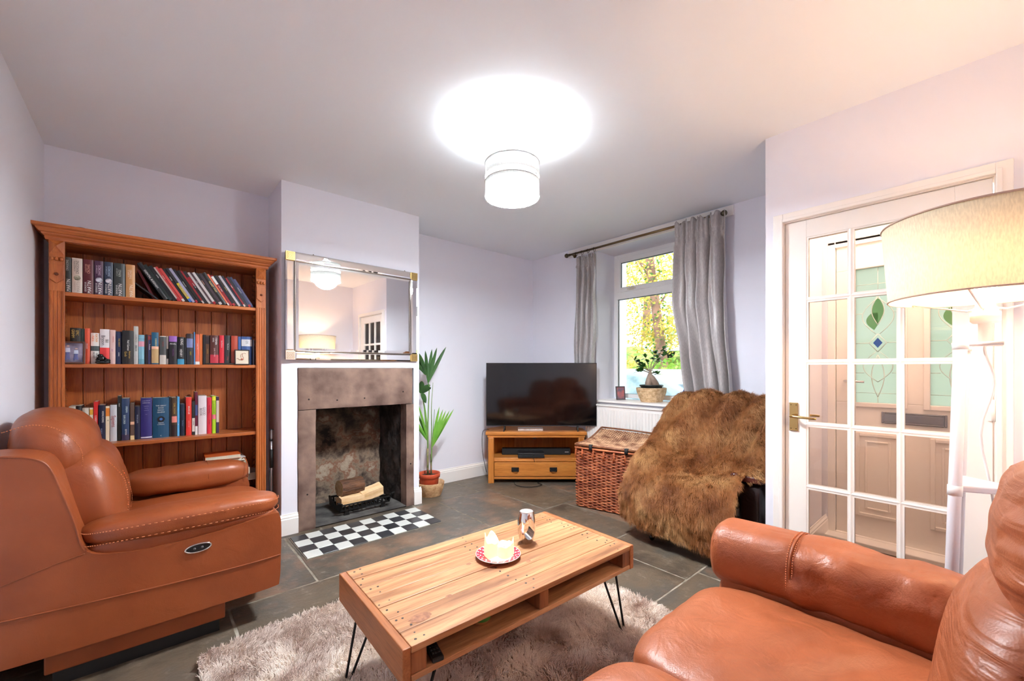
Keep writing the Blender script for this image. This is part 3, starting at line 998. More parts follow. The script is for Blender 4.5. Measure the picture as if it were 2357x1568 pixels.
W, K, GO = (238, 236, 232), (20, 20, 22), (200, 165, 80)
gname = 'novels and comics on the top shelf'
r1 = [(-0.357, -0.331, (44, 50, 48), 'dark green thick fantasy paperback, partly hidden at the left end of the top shelf', [('DRAGONS', .77, .014, (190, 190, 185), 'up', .45), ('MARTIN', .2, .021, (225, 225, 220), 'up', .62)], ()),
      (-0.329, -0.287, (214, 200, 186), 'thick cream fantasy paperback with a round picture on its spine', [('A DANCE WITH', .76, .009, (90, 80, 76), 'up', .28), ('DRAGONS', .74, .017, (80, 72, 70), 'up', .55), ('GEORGE R.R.', .2, .010, (180, 165, 150), 'up', .30), ('MARTIN', .2, .020, (176, 162, 148), 'up', .65)], 'egg'),
      (-0.285, -0.242, (92, 28, 36), 'thick maroon fantasy paperback on the top shelf', [('A FEAST FOR', .74, .009, (225, 160, 140), 'up', .28), ('CROWS', .72, .016, (225, 160, 140), 'up', .55), ('GEORGE R.R.', .2, .011, W, 'up', .24), ('MARTIN', .2, .022, W, 'up', .62)], ()),
      (-0.240, -0.202, (72, 38, 66), 'thick purple fantasy paperback on the top shelf', [('A STORM OF', .74, .009, (205, 180, 200), 'up', .28), ('SWORDS', .72, .016, (205, 180, 200), 'up', .6), ('GEORGE R.R.', .2, .011, W, 'up', .24), ('MARTIN', .2, .022, W, 'up', .66)], 'disc'),
      (-0.200, -0.162, (44, 54, 76), 'thick slate blue fantasy paperback on the top shelf', [('A STORM OF', .74, .009, (170, 190, 215), 'up', .28), ('SWORDS', .72, .016, (170, 190, 215), 'up', .6), ('GEORGE R.R.', .2, .011, W, 'up', .24), ('MARTIN', .2, .022, W, 'up', .66)], 'disc'),
      (-0.160, -0.110, (54, 60, 60), 'thickest grey fantasy paperback with white author lettering', [('A CLASH OF', .72, .009, (190, 200, 190), 'up', .3), ('KINGS', .70, .016, (190, 200, 190), 'up', .55), ('GEORGE R.R.', .2, .011, W, 'up', .28), ('MARTIN', .2, .022, W, 'up', .60)], ()),
      (-0.108, -0.066, (205, 150, 92), 'thick tan fantasy paperback with the leaning comics resting on it', [('A GAME OF', .72, .009, (245, 225, 200), 'up', .3), ('THRONES', .70, .014, (245, 225, 200), 'up', .55), ('MARTIN', .2, .022, (250, 235, 215), 'up', .62)], ())]
for x0, x1, c, lab, tx, ex in r1:
    b = book(x0, x1 - 0.0015, 3.375, 1.60, 0.196, 0.13, c, lab, gname, (), tx)
    if ex:
        g = G(); w = x1 - x0
        g.ball((w / 2, -0.006, 0.085), 0.014, 16, 8, sc3=(1, 0.12, 1))
        obj('spine_picture', g, mat('spine_egg', S(70, 62, 40), 0.4, col2=S(190, 185, 160), scale=60) if ex == 'egg' else mat('spine_disc', S(110, 118, 130), 0.4, col2=S(215, 215, 225), scale=70), b)
# leaning comics and slim volumes
random.seed(11)
comics = [(.0175, K, 'black', 'ESSENTIAL BUDDHISM', W, .0135), (.013, (30, 40, 38), 'green-black', '', W, .006), (.016, (24, 24, 28), 'near-black', 'X-MEN', W, .008), (.007, (190, 170, 165), 'pinkish grey', '', K, .005), (.010, (196, 60, 58), 'bright red', 'ANNUAL', W, .007), (.011, (206, 76, 72), 'coral red', '', W, .007),
          (.013, (28, 26, 32), 'black', 'MARVEL', W, .008), (.012, (44, 44, 50), 'yellow-titled', 'NEUROMANCER', (20, 60, 160), .011), (.012, (168, 166, 196), 'lavender', '', K, .006), (.011, (30, 32, 40), 'black', 'HELLBLAZER', W, .007), (.013, (32, 30, 30), 'charcoal', '', W, .007), (.008, (150, 28, 36), 'crimson', '', W, .007), (.015, (34, 30, 34), 'black and red', 'X-FACTOR', W, .008),
          (.010, (196, 190, 190), 'pale grey', '', K, .006), (.009, (80, 60, 66), 'mauve grey', 'SAGA', W, .006), (.012, (206, 200, 200), 'whitish', '', K, .006), (.010, (44, 40, 40), 'dark grey', 'BATMAN', (230, 170, 150), .008), (.013, (66, 52, 60), 'plum', '', W, .006), (.020, (34, 30, 26), 'thick black', 'PLANET HULK', (225, 205, 130), .0135), (.009, (226, 120, 90), 'orange', '', W, .006),
          (.012, (150, 30, 40), 'dark red', 'CIVIL WAR', W, .010), (.011, (26, 30, 40), 'black', '', W, .006), (.010, (60, 50, 46), 'brown-black', 'AVENGERS', (225, 205, 130), .007), (.011, (196, 192, 200), 'silver', '', K, .006), (.011, (30, 40, 60), 'dark blue', '', W, .007), (.009, (150, 30, 40), 'ruby', 'SPIDER', W, .007), (.012, (36, 34, 40), 'black', '', W, .007), (.012, (50, 56, 86), 'navy', 'HOUSE OF M', W, .008), (.010, (80, 80, 118), 'blue-grey', '', W, .007)]
TILT = math.radians(31)
tot = sum(c[0] for c in comics)
xx, k = 0.068, (0.553 - 0.068) * math.cos(TILT) / tot
for i, (t, c, nm, s, tc_, ts) in enumerate(comics):
    t *= k
    L0 = 0.246 - 0.0006 * i + random.uniform(-0.006, 0.006)
    if i > 0: L0 -= 0.012
    bands = [(0.0, 0.08, (200, 190, 185) if i % 3 else (170, 30, 40))] if i % 2 and i > 1 else []
    if i == 12: bands = [(.55, .82, (140, 24, 34))]
    if i == 20: bands = [(.70, .96, W)]
    tx = [(s, .56 if len(s) > 7 else .7, ts if i == 0 else min(ts, t * .95), tc_, 'down', .5)] if s else []
    if i == 7: bands = [(.0, .1, (60, 110, 180)), (.1, .56, (226, 200, 40))]
    if i == 7: tx = [(s, .33, .0125, (25, 70, 170), 'down', .5)]
    b = book(0, t * 0.96, 0, 0, L0, 0.17, c, 'slim %s comic, %s from the left of the leaning row' % (nm, ordinal(i + 1)), 'leaning comics on the top shelf', bands, tx, -TILT, pos=(xx, 3.375 + random.uniform(0, 0.006), 1.6005), name='comic_book')
    xx += t / math.cos(TILT)
# loose items behind the first leaning volume
b = book(0, 0.012, 0, 0, 0.19, 0.14, (110, 26, 40), 'maroon book leaning low under the black leaning volume', gname, pos=(0.018, 3.41, 1.602), rot=(0, math.radians(-24), 0))
b = book(0, 0.008, 0, 0, 0.15, 0.18, (40, 40, 42), 'dark magazine sagging at the foot of the leaning row', gname, (), (), pos=(0.035, 3.39, 1.602), rot=(0, math.radians(-50), 0), name='magazine')

# second shelf
gname2 = 'paperbacks on the second shelf'
r2 = [(-.339, -.296, 1.404, (30, 28, 24), 'black and gold', [('EPIC', .86, .017, GO, 'down', .68), ('GRIMM', .84, .017, GO, 'down', .28)], ()), (-.295, -.281, 1.402, (44, 62, 50), 'dark green', (), ()), (-.280, -.259, 1.404, (222, 92, 60), 'orange spined', [('PENGUIN', .5, .008, W, 'down', .4)], [(.0, .97, (214, 84, 54))]),
      (-.257, -.220, 1.380, (230, 228, 222), 'white and grey', [('KATHA', .84, .016, (240, 150, 50), 'down', .66), ('MAN', .82, .016, (235, 120, 50), 'down', .25), ('DIANE', .28, .011, K, 'down', .68), ('RICARD', .28, .011, K, 'down', .34)], [(.42, .58, (70, 82, 84))]),
      (-.219, -.178, 1.404, (226, 222, 222), 'white with red foot', [('Bill', .66, .018, (90, 90, 95), 'down', .72), ('Bryson', .68, .023, (90, 90, 95), 'down', .34)], [(0.0, .47, (222, 62, 62))]), (-.177, -.153, 1.402, (228, 196, 190), 'pale pink', [('IMMORTAL', .72, .008, (200, 90, 90), 'down', .6), ('ART', .4, .010, (160, 80, 160), 'down', .4)], ()),
      (-.152, -.126, 1.395, (28, 42, 78), 'navy', [('THE ORIENT', .66, .010, GO, 'down', .55), ('EXPRESS', .3, .007, W, 'down', .5)], ()), (-.125, -.075, 1.402, (24, 24, 26), 'wide black', [('Neil Gaiman', .56, .014, W, 'down', .55), ('American', .28, .013, GO, 'down', .68), ('Gods', .3, .016, GO, 'down', .32)], ()),
      (-.074, -.053, 1.431, (188, 192, 188), 'tallest pale grey', [('CLIMATE', .68, .013, (130, 134, 130), 'down', .5), ('ERROR', .42, .013, K, 'down', .5)], ()), (-.052, -.023, 1.380, (132, 190, 210), 'pale sky blue', [('THE ISLAND', .86, .006, (20, 60, 120), 'across', .5)], [(.60, .78, (226, 160, 178)), (.0, .18, (110, 170, 190))]),
      (-.021, -.009, 1.383, (26, 26, 34), 'thin black', (), ()), (-.008, .007, 1.380, (58, 64, 108), 'indigo', [('The Bombs', .6, .009, W, 'down', .5)], [(.84, .97, (150, 60, 66))]), (.008, .042, 1.399, (26, 92, 124), 'teal and sand', [('CARIBBEAN', .68, .011, (230, 220, 160), 'down', .6)], [(.04, .48, (190, 160, 110)), (.48, .56, (240, 190, 160))]),
      (.046, .078, 1.378, (206, 200, 190), 'worn cream and grey', [('ORACLE', .72, .009, (160, 40, 40), 'down', .5)], [(.33, .97, (70, 74, 74))]), (.080, .089, 1.379, (220, 214, 206), 'thin torn white', (), [(.2, .55, K)]), (.091, .131, 1.380, (26, 22, 28), 'black with lilac top', [('PEARL', .72, .012, W, 'across', .5), ('WILDING', .42, .012, (110, 60, 120), 'down', .5)], [(.80, 1.0, (150, 96, 176))]),
      (.133, .168, 1.377, (22, 22, 24), 'black and white lettered', [('KING', .82, .019, W, 'down', .6), ('HENRY', .42, .017, W, 'down', .5)], [(0.0, .2, (60, 150, 190))]), (.169, .178, 1.374, (34, 36, 40), 'thin charcoal', (), ()), (.179, .212, 1.400, (40, 40, 46), 'blue-capped black', [('GARY', .36, .011, (220, 200, 60), 'down', .6)], [(.55, .84, (118, 130, 176)), (.84, 1.0, (56, 40, 42))]),
      (.2125, .2155, 1.412, (232, 120, 50), 'very thin orange', (), ()), (.216, .223, 1.412, (90, 150, 210), 'thin pale blue', (), ()), (.224, .247, 1.399, (222, 104, 74), 'salmon', [('A BRIEF TIME', .6, .008, W, 'down', .5)], [(.0, .1, W)]), (.248, .263, 1.403, (222, 122, 60), 'amber', (), ()), (.265, .278, 1.397, (30, 28, 30), 'slim black', (), ()),
      (.279, .299, 1.397, (98, 66, 44), 'brown', [('THE PRICE', .45, .008, GO, 'down', .5)], [(.7, .96, (50, 36, 36))]), (.302, .349, 1.396, (86, 40, 34), 'wide dark red', [('STEPHEN', .80, .013, W, 'down', .68), ('KING', .84, .013, W, 'down', .36), ('DARK TOWER', .42, .010, (240, 200, 200), 'down', .5)], [(0.0, .34, (190, 50, 66))]), (.352, .380, 1.398, (206, 34, 50), 'scarlet', [('Bad Science', .70, .011, W, 'down', .5)], ()),
      (.383, .418, 1.400, (52, 54, 56), 'grey', [('The Art of', .62, .011, W, 'down', .5), ('Living', .22, .012, (190, 80, 70), 'down', .5)], ()), (.419, .457, 1.399, (178, 72, 48), 'rust', (), [(.0, 1.0, (172, 66, 44))]), (.460, .477, 1.396, (48, 90, 150), 'royal blue', (), ()), (.479, .542, 1.397, (62, 92, 148), 'wide blue and white', [('OS', .80, .020, K, 'down', .5)], [(.66, .90, (220, 222, 224))]),
      (.546, .555, 1.378, (120, 124, 140), 'grey-blue', (), ())]
for i, (x0, x1, zt, c, nm, tx, bd) in enumerate(r2):
    y = 3.395 if not (-0.258 < x0 < -0.2) else 3.395
    book(x0, x1 - 0.0008, 3.40 + 0.006 * math.sin(i * 2.4), 1.20, zt - 1.20, 0.125, c, '%s book, %s from the left on the second shelf' % (nm, ordinal(i + 1)), gname2, bd, tx)
# third shelf
gname3 = 'books on the third shelf'
NB = (26, 32, 58)
r3 = [(-.350, -.322, .955, (200, 196, 184), 'grey-cream', (), ()), (-.320, -.298, .957, (36, 36, 38), 'black and white', (), ()), (-.296, -.268, .943, (206, 200, 186), 'off-white', (), ()), (-.266, -.251, .943, (226, 214, 190), 'white and scarlet', (), [(.3, .6, (190, 50, 40)), (.8, .95, (225, 170, 60))]), (-.249, -.231, .978, (206, 40, 40), 'leaning red', [('CONFESSIONS', .55, .010, W, 'down', .5)], ()),
      (-.228, -.199, .957, NB, 'navy', [('HONG KONG', .68, .012, W, 'down', .62), ('WORLD', .3, .010, (150, 160, 190), 'down', .4)], ()), (-.198, -.181, .948, (236, 220, 190), 'cream and orange', [('99', .6, .010, K, 'down', .5)], [(.72, .95, (220, 130, 50))]), (-.179, -.149, .955, (196, 200, 206), 'pale grey', [('Sapiens', .55, .026, (150, 40, 50), 'down', .5)], ()), (-.147, -.131, 1.007, (26, 30, 28), 'tall black', [('Richard', .8, .007, W, 'down', .5)], ()),
      (-.129, -.094, .991, (44, 66, 100), 'blue patterned', [('URBAN', .74, .013, (190, 220, 225), 'down', .65), ('EXPLORER', .5, .013, (200, 225, 230), 'down', .35), ('EDITION', .2, .010, W, 'down', .55)], [(.0, .14, (60, 54, 80))]), (-.090, -.071, .958, (92, 72, 62), 'brown', (), [(.0, .12, (225, 200, 150)), (.42, .5, (220, 170, 140))]), (-.069, -.045, .940, NB, 'dark navy', [('the lost apollo', .62, .010, (170, 180, 200), 'down', .5)], ()),
      (-.043, .011, .990, (46, 42, 108), 'wide indigo hardback', [('A DARK TREASURY', .93, .0046, W, 'across', .5), ('SUPERNATURAL', .88, .0056, W, 'across', .5), ('The Early Stories', .80, .0038, (200, 200, 230), 'across', .5), ('Tenth Moon', .75, .0038, (200, 200, 230), 'across', .5), ('and Other Tales', .70, .0038, (200, 200, 230), 'across', .5), ('Books', .60, .0038, (200, 200, 230), 'across', .5)], [(.02, .05, (210, 210, 225))]),
      (.013, .094, .989, (24, 74, 106), 'wide teal hardback with record picture', [('THE GREAT', .80, .011, (220, 225, 225), 'across', .5), ('ROCK', .745, .011, (220, 225, 225), 'across', .5), ('DISCO-', .69, .011, (220, 225, 225), 'across', .5), ('GRAPHY', .635, .011, (220, 225, 225), 'across', .5), ('MARTIN', .37, .008, (220, 225, 225), 'across', .5), ('C.STRONG', .33, .008, (220, 225, 225), 'across', .5), ('C', .05, .010, W, 'across', .5)], ()),
      (.095, .105, .990, (28, 28, 30), 'thin black', (), ()), (.106, .133, .986, (74, 56, 40), 'brown and gold', [('CARL SAGAN', .72, .013, GO, 'down', .5)], [(.36, .52, (226, 140, 130)), (.0, .3, (44, 34, 34))]), (.134, .146, .991, (86, 170, 222), 'thin light blue', [('a life', .3, .007, W, 'down', .5)], ()), (.150, .172, .942, (26, 40, 60), 'short ink blue', [('The Rocks', .4, .010, (110, 140, 170), 'down', .5)], ()),
      (.178, .208, .986, (214, 58, 50), 'vermilion', [('BRUCE LEE', .66, .012, W, 'down', .5), ('ARTIST OF LIFE', .3, .007, (245, 180, 170), 'down', .5)], ()), (.210, .225, .958, (40, 44, 42), 'black and cream', [('SINNERS', .35, .008, K, 'down', .5)], [(.1, .5, (214, 206, 196))]), (.226, .240, 1.018, (98, 26, 52), 'tallest maroon', (), [(.45, .7, (70, 80, 130)), (.0, .2, (232, 228, 226))]),
      (.242, .288, .992, (224, 216, 220), 'wide white', [('GOOD', .60, .020, (110, 108, 112), 'down', .68), ('BOOK', .58, .020, (110, 108, 112), 'down', .30)], ()), (.290, .315, .980, (208, 46, 66), 'crimson', [('Your Teaching', .68, .010, K, 'down', .5), ('Toolbox', .32, .010, K, 'down', .5)], ()), (.317, .338, .989, (168, 206, 40), 'lime green', [('LANGUAGE FUTURE', .66, .008, (20, 60, 30), 'down', .5)], [(.38, .5, (230, 120, 130)), (.88, .98, (225, 225, 60))]),
      (.340, .356, .981, (58, 40, 70), 'dark purple', (), [(.3, .9, (210, 196, 180))])]
for i, (x0, x1, zt, c, nm, tx, bd) in enumerate(r3):
    hard = 'hardback' in nm
    lean = 0.0 if hard or i < 4 else 0.03
    b = book(x0, x1 - 0.0008, 3.462 - 0.02 * (i / 24.0), 0.7355, zt - 0.7355, 0.145, c, '%s%s, %s from the left on the third shelf' % (nm, '' if hard else ' book', ordinal(i + 1)), gname3, bd, tx, tilt=0, hard=hard)
    if 'record' in nm:
        g = G(); g.tube([(.0405, -.0108, .118), (.0405, -.0122, .118)], 0.018, 28); r_ = obj('record_picture', g, cm(K), b)
        g = G(); g.tube([(.0405, -.012, .118), (.0405, -.0132, .118)], 0.008, 20); obj('record_label', g, cm((60, 110, 180)), r_)
# flat pile low in the bookcase
g = G()
pz = 0.30; PZ = .052
pile = [((.26, 3.40, .30), .30, .20, .035, (60, 60, 66), 'dark book at the bottom of the flat pile'), ((.34, 3.42, .335), .30, .19, .05, (190, 190, 194), 'thick pale book low in the flat pile'), ((.28, 3.41, .385), .30, .21, .05, (52, 50, 52), 'charcoal book in the middle of the flat pile'),
        ((.28, 3.42, .435), .285, .20, .03, (150, 160, 180), 'blue-grey book in the flat pile'), ((.36, 3.41, .465), .2, .20, .02, (64, 60, 62), 'dark grey magazine near the top of the flat pile'), ((.335, 3.40, .485), .22, .20, .022, (226, 226, 226), 'white magazine under the orange-edged book'), ((.325, 3.395, .507), .20, .19, .026, (214, 100, 44), 'orange and white book on top of the flat pile')]
for p, wx, wy, t, c, lab in pile:
    p = (p[0] - .05, p[1], p[2] if p[2] == .30 else p[2] + PZ)
    if p[2] == .30: t += PZ
    b = thing('book', lab, 'book', p, 0.05 * math.sin(p[2] * 40), 'books piled flat behind the leather armchair')
    g = G(); g.box(0, wx, 0, wy, 0, .0015); g.box(0, wx, 0, wy, t - .0015, t); g.box(0, .002, 0, wy, 0, t); obj('cover', g, cm(c), b)
    g = G(); g.box(.002, wx - .002, .002, wy - .002, .0015, t - .0015); obj('page_block', g, paper, b)

# framed photograph, framed drawing, ornament, tray, black dome
fr_w = mat('dark_wood_frame', S(84, 44, 26), 0.35)
def photo_frame(name, label, cat, loc, w, h, bw, fm, pic, rx=-0.16, rz=0.0, d=0.012, group=None):
    t = thing(name, label, cat, loc, rz, group)
    t.rotation_euler = (rx, 0, rz)
    g = G()
    g.box(-w / 2, -w / 2 + bw, 0, d, 0, h); g.box(w / 2 - bw, w / 2, 0, d, 0, h); g.box(-w / 2 + bw, w / 2 - bw, 0, d, 0, bw); g.box(-w / 2 + bw, w / 2 - bw, 0, d, h - bw, h)
    obj('frame', g, fm, t, bevel=0.0015)
    g = G(); g.box(-w / 2 + bw * .9, w / 2 - bw * .9, d * .45, d * .9, bw * .9, h - bw * .9); pc = obj('picture', g, pic, t)
    g = G(); g.box(-.012, .012, d, d + .003, 0, h * .7); s_ = obj('stand_strut', g, fm, t); 
    return t, pc
t, pc = photo_frame('photo_frame', 'dark wood framed photo of two people walking, at the left end of the second shelf', 'photo frame', (-.322, 3.352, 1.2005), .092, .128, .009, fr_w, mat('photo_ground', S(70, 60, 80), .35, col2=S(168, 160, 182), scale=12))
def blob(nm, pts, c, par, y=.0045, r=.01):
    g = G(); g.tube([(p[0], y, p[1]) for p in pts], [p[2] for p in pts], 10, flat=1.0); o = obj(nm, g, cm(c), par)
    o.scale = (1, .12, 1); o.location = (0, y * .88, 0)
g_ = (150, 152, 190)
for x, sc_ in ((-.024, 1.0), (.008, .86)):
    blob('printed_figure', [(x - .006, .02, .004), (x, .05 * sc_, .006), (x + .002, .066 * sc_, .008)], (86, 92, 140), t)
    blob('printed_figure', [(x + .008, .024, .004), (x + .004, .05 * sc_, .005), (x + .002, .066 * sc_, .006)], (96, 100, 150), t)
    blob('printed_figure', [(x + .002, .066 * sc_, .010), (x + .001, .09 * sc_, .009)], (196, 205, 225), t)
    blob('printed_figure', [(x + .002, .098 * sc_, .006), (x + .002, .104 * sc_, .005)], (200, 165, 150), t)
t, pc = photo_frame('framed_drawing', 'small black frame with a line drawing of an animal on the second shelf', 'picture', (.478, 3.352, 1.2005), .088, .104, .006, black_m, mat('drawing_paper', S(226, 214, 190), .6), rx=-.1)
g = G()
g.tube([(-.018, .0042, .034), (-.004, .0042, .032), (.006, .0042, .036), (.008, .0042, .05), (0, .0042, .06), (.004, .0042, .078), (.014, .0042, .082), (.020, .0042, .076)], .0011, 6)
g.tube([(-.018, .0042, .034), (-.026, .0042, .046), (-.032, .0042, .040)], .001, 6)
g.tube([(.004, .0042, .078), (-.004, .0042, .074), (-.010, .0042, .062), (-.006, .0042, .05)], .001, 6)
g.ball((-.002, .0042, .038), .007, 10, 6, sc3=(1, .15, 1))
obj('ink_drawing', g, cm((170, 90, 62)), t)
t = thing('display_tray', 'flat black plastic tray lying in front of the books on the second shelf', 'tray', (.365, 3.364, 1.2005))
g = G(); g.box(-.085, .075, 0, .026, 0, .006); obj('tray_base', g, black_m, t, bevel=.002)
g = G(); g.box(-.085, .075, 0, .0025, .006, .010); g.box(-.085, .075, .0235, .026, .006, .010); obj('tray_rim', g, black_m, t)
# black seated figurine
g = G()
g.rbox((0, 0, .010), (.032, .017, .010), 3, 8)
g.ball((-.006, 0, .030), .019, 14, 10, sc3=(1, .8, 1))
g.ball((-.010, -.002, .048), .011, 12, 8, sc3=(1.2, 1, .9))
g.ball((.018, -.004, .020), .013, 12, 8, sc3=(1.1, .9, .8))
g.tube([(-.02, -.006, .034), (-.026, -.012, .022), (-.012, -.015, .015)], [.006, .005, .006], 8)
g.tube([(.008, -.008, .034), (.016, -.013, .024), (.006, -.015, .016)], [.006, .005, .006], 8)
fig = tag(obj('figurine', g, mat('black_resin', S(16, 16, 17), .25)), 'small black seated figurine in front of the white book on the second shelf', 'ornament')
fig.location = (-.205, 3.375, 1.2005)
g = G(); g.lathe([(.045, 0), (.044, .01), (.038, .025), (.025, .036), (.01, .041), (0.0005, .042)], (0, 0, 0), 24, cap0=True)
o = tag(obj('ornament_dome', g, mat('grey_ceramic', S(70, 72, 78), .3)), 'dark grey dome just showing above the bookcase cornice', 'ornament'); o.location = (-.30, 3.46, 1.9525)
# folded black stand between bookcase and chimney breast
t = thing('folded_tripod', 'folded black and chrome stand leaning between the bookcase and the chimney breast', 'stand', (.650, 3.34, 0))
g = G(); g.tube([(0, 0, .01), (0, 0, .74)], .006, 10); obj('pole', g, mat('grey_metal', S(190, 192, 196), .3, .8), t)
g = G(); g.tube([(-.012, 0, .74), (.014, 0, .742)], .005, 8); g.tube([(0, 0, .66), (0, 0, .675)], .011, 10); g.tube([(0, 0, .47), (0, 0, .60)], .012, 10); obj('clamp', g, black_m, t)
g = G(); g.tube([(-.008, .005, .01), (-.008, .005, .45)], .004, 8); obj('leg', g, black_m, t)
g = G(); g.tube([(.008, .005, .01), (.008, .005, .45)], .004, 8); obj('leg', g, black_m, t)

# ================================================================ FIREPLACE
t = thing('fireplace_surround', 'plain brown stone fire surround of lintel and two jambs set in the chimney breast', 'fireplace', (1.25, 3.25, 0))
sand = mat('brown_sandstone', S(90, 68, 60), 0.85, col2=S(142, 116, 102), scale=5, bump=0.6, bscale=30, bdist=0.004, detail=9)
def stone(nm, x0, x1, z0, z1, y0=-.012, y1=.10):
    g = G()
    nx, nz = max(4, int((x1 - x0) / .015)), max(4, int((z1 - z0) / .015))
    def fn(u, v):
        x, z = x0 + (x1 - x0) * u, z0 + (z1 - z0) * v
        e = min(u, 1 - u) * (x1 - x0), min(v, 1 - v) * (z1 - z0)
        q = Vector((x * 9, z * 9, 1.3))
        if e[0] < .002: x += .004 * noise.noise(q)
        if e[1] < .002: z += .003 * noise.noise(q)
        y = y0 + .002 * noise.noise(q * 3) + (.004 if min(e) < .006 else 0)
        return (x, y, z)
    g.grid(fn, nx, nz)
    R = g.bm.verts[:]
    g.box(x0 + .001, x1 - .001, y0 + .004, y1, z0 + .001, z1 - .001)
    return obj(nm, g, sand, t)
ln = stone('lintel', -.45, .448, .876, 1.178)
stone('jamb', -.45, -.332, .0, .872)
stone('jamb', .392, .462, .0, .872)
g = G()
for x, z in ((-.38, .95), (-.18, .935), (.03, .94), (.36, .98)):
    g.tube([(x, -.0135, z), (x, -.009, z)], .006, 10)
for x, z in ((-.39, .26), (.43, .36)):
    g.tube([(x, -.0135, z), (x, -.009, z)], .006, 10)
obj('drilled_hole', g, mat('hole_dark', S(20, 16, 14), 1.0), t)
# tiled hearth
t = thing('hearth_tiles', 'black and white chequered tile hearth panel in front of the fireplace', 'hearth', (.728, 2.742, 0))
g = G(); g.box(-.006, .958, -.006, .424, .0, .003); obj('tile_bed', g, mat('cement', S(120, 112, 102), .9), t)
tw, td = .952 / 10, .416 / 4
tm = [mat('white_tile', S(214, 216, 210), .3), mat('black_tile', S(46, 47, 50), .3, col2=S(64, 65, 68), scale=8)]
for i in range(10):
    for j in range(4):
        g = G(); g.box(i * tw + .0008, (i + 1) * tw - .0008, j * td + .0008, (j + 1) * td - .0008, .001, .008)
        obj('tile', g, tm[0 if (i + j) % 2 == 0 else 1], t, bevel=.0008, seg=1)
# grate and logs
t = thing('fire_grate', 'low black cast iron fire basket holding split logs', 'grate', (1.33, 3.46, -.045), .0)
g = G()
def bar(g, a, b, r=.007, n=6): g.tube([a, b], r, n)
z0 = .095
for k in range(9):
    x = -.15 + k * .0375
    bar(g, (x, -.10, z0), (x * .9, .12, z0), .005)
obj('basket_floor', g, blackmetal_m, t)
g = G()
def slot(y, lean, s=1):
    for za, zb in ((.09, .104), (.138, .15)):
        g.box(-.20, .20, y + lean * (za - .09) - .006, y + lean * (zb - .09) + .006, za, zb)
    for k in range(11):
        x = -.17 + k * .034
        g.box(x - .005, x + .005, y + lean * .02 - .005, y + lean * .02 + .007, .10, .142)
slot(-.12, -.5); obj('front_rail', g, blackmetal_m, t)
g = G(); slot(.13, .5); obj('rear_rail', g, blackmetal_m, t)
for s in (-1, 1):
    g = G(); g.prism([(-.125, .09), (.135, .09), (.16, .155), (.15, .16), (.0, .115), (-.145, .16), (-.16, .155)], s * .20 - .005, s * .20 + .005, 'yz'); g.tube([(s * .20, -.14, .155), (s * .235, -.155, .172)], .007, 6); obj('side_plate', g, blackmetal_m, t)
    for y in (-.11, .11):
        g = G(); g.prism([(s * .15 - .022, .054), (s * .15 + .022, .054), (s * .15 + .014, .075), (s * .15 + .022, .092), (s * .15 - .022, .092), (s * .15 - .014, .075)], y - .008, y + .008); obj('foot', g, blackmetal_m, t)
splitw = mat('split_log_wood', S(214, 170, 118), .8, col2=S(238, 205, 160), scale=6, stretch=(1, 8, 8), bump=.6, bscale=20, bdist=.004)
bark = mat('log_bark', S(66, 40, 24), .7, col2=S(116, 76, 48), scale=10, stretch=(1, 4, 4), bump=1.0, bscale=18, bdist=.01)
def log(loc, ln_, poly, rz, rx, label, mats, ry=0):
    g = G()
    n = 10
    R = []
    for i in range(n + 1):
        x = -ln_ / 2 + ln_ * i / n
        R.append([g.v((x + .006 * noise.noise(Vector((p[0] * 40, p[1] * 40, loc[0]))) * (i in (0, n)), p[0] * (1 + .06 * noise.noise(Vector((i * .6, p[0] * 30, loc[1])))), p[1] * (1 + .06 * noise.noise(Vector((i * .6, p[1] * 30, 7)))))) for p in poly])
    m = len(poly)
    for i in range(n):
        for k in range(m):
            g.f([R[i][k], R[i + 1][k], R[i + 1][(k + 1) % m], R[i][(k + 1) % m]], 1 if k < len(poly) - 3 and len(mats) > 1 else 0)
    g.f(R[0][::-1]); g.f(R[-1])
    o = tag(obj('firewood_log', g, mats), label, 'log', 'logs in the fire basket')
    o.location = loc
    o.rotation_euler = (rx, ry, rz)
    return o
def arcp(r, a0, a1, n): return [(r * math.cos(math.radians(a0 + (a1 - a0) * k / n)), r * math.sin(math.radians(a0 + (a1 - a0) * k / n))) for k in range(n + 1)]
log((1.235, 3.415, .105), .19, [(-.055, -.03), (.055, -.04), (.06, .02), (.0, .045), (-.05, .03)], .05, 0, 'split log lying flat on the left of the grate, pale face forward', [splitw])
log((1.405, 3.44, .128), .20, [(-.05, -.045), (.055, -.045), (.05, .03), (.0, .055), (-.05, .02)], .2, 0, 'split log with pale grain tilted up on the right of the grate', [splitw], -.12)
log((1.245, 3.45, .200), .19, arcp(.070, -60, 240, 12) + [(-.02, -.055), (0, -.06), (.02, -.055)], .12, 0, 'round-backed dark barked log resting on top of the other logs', [splitw, bark])

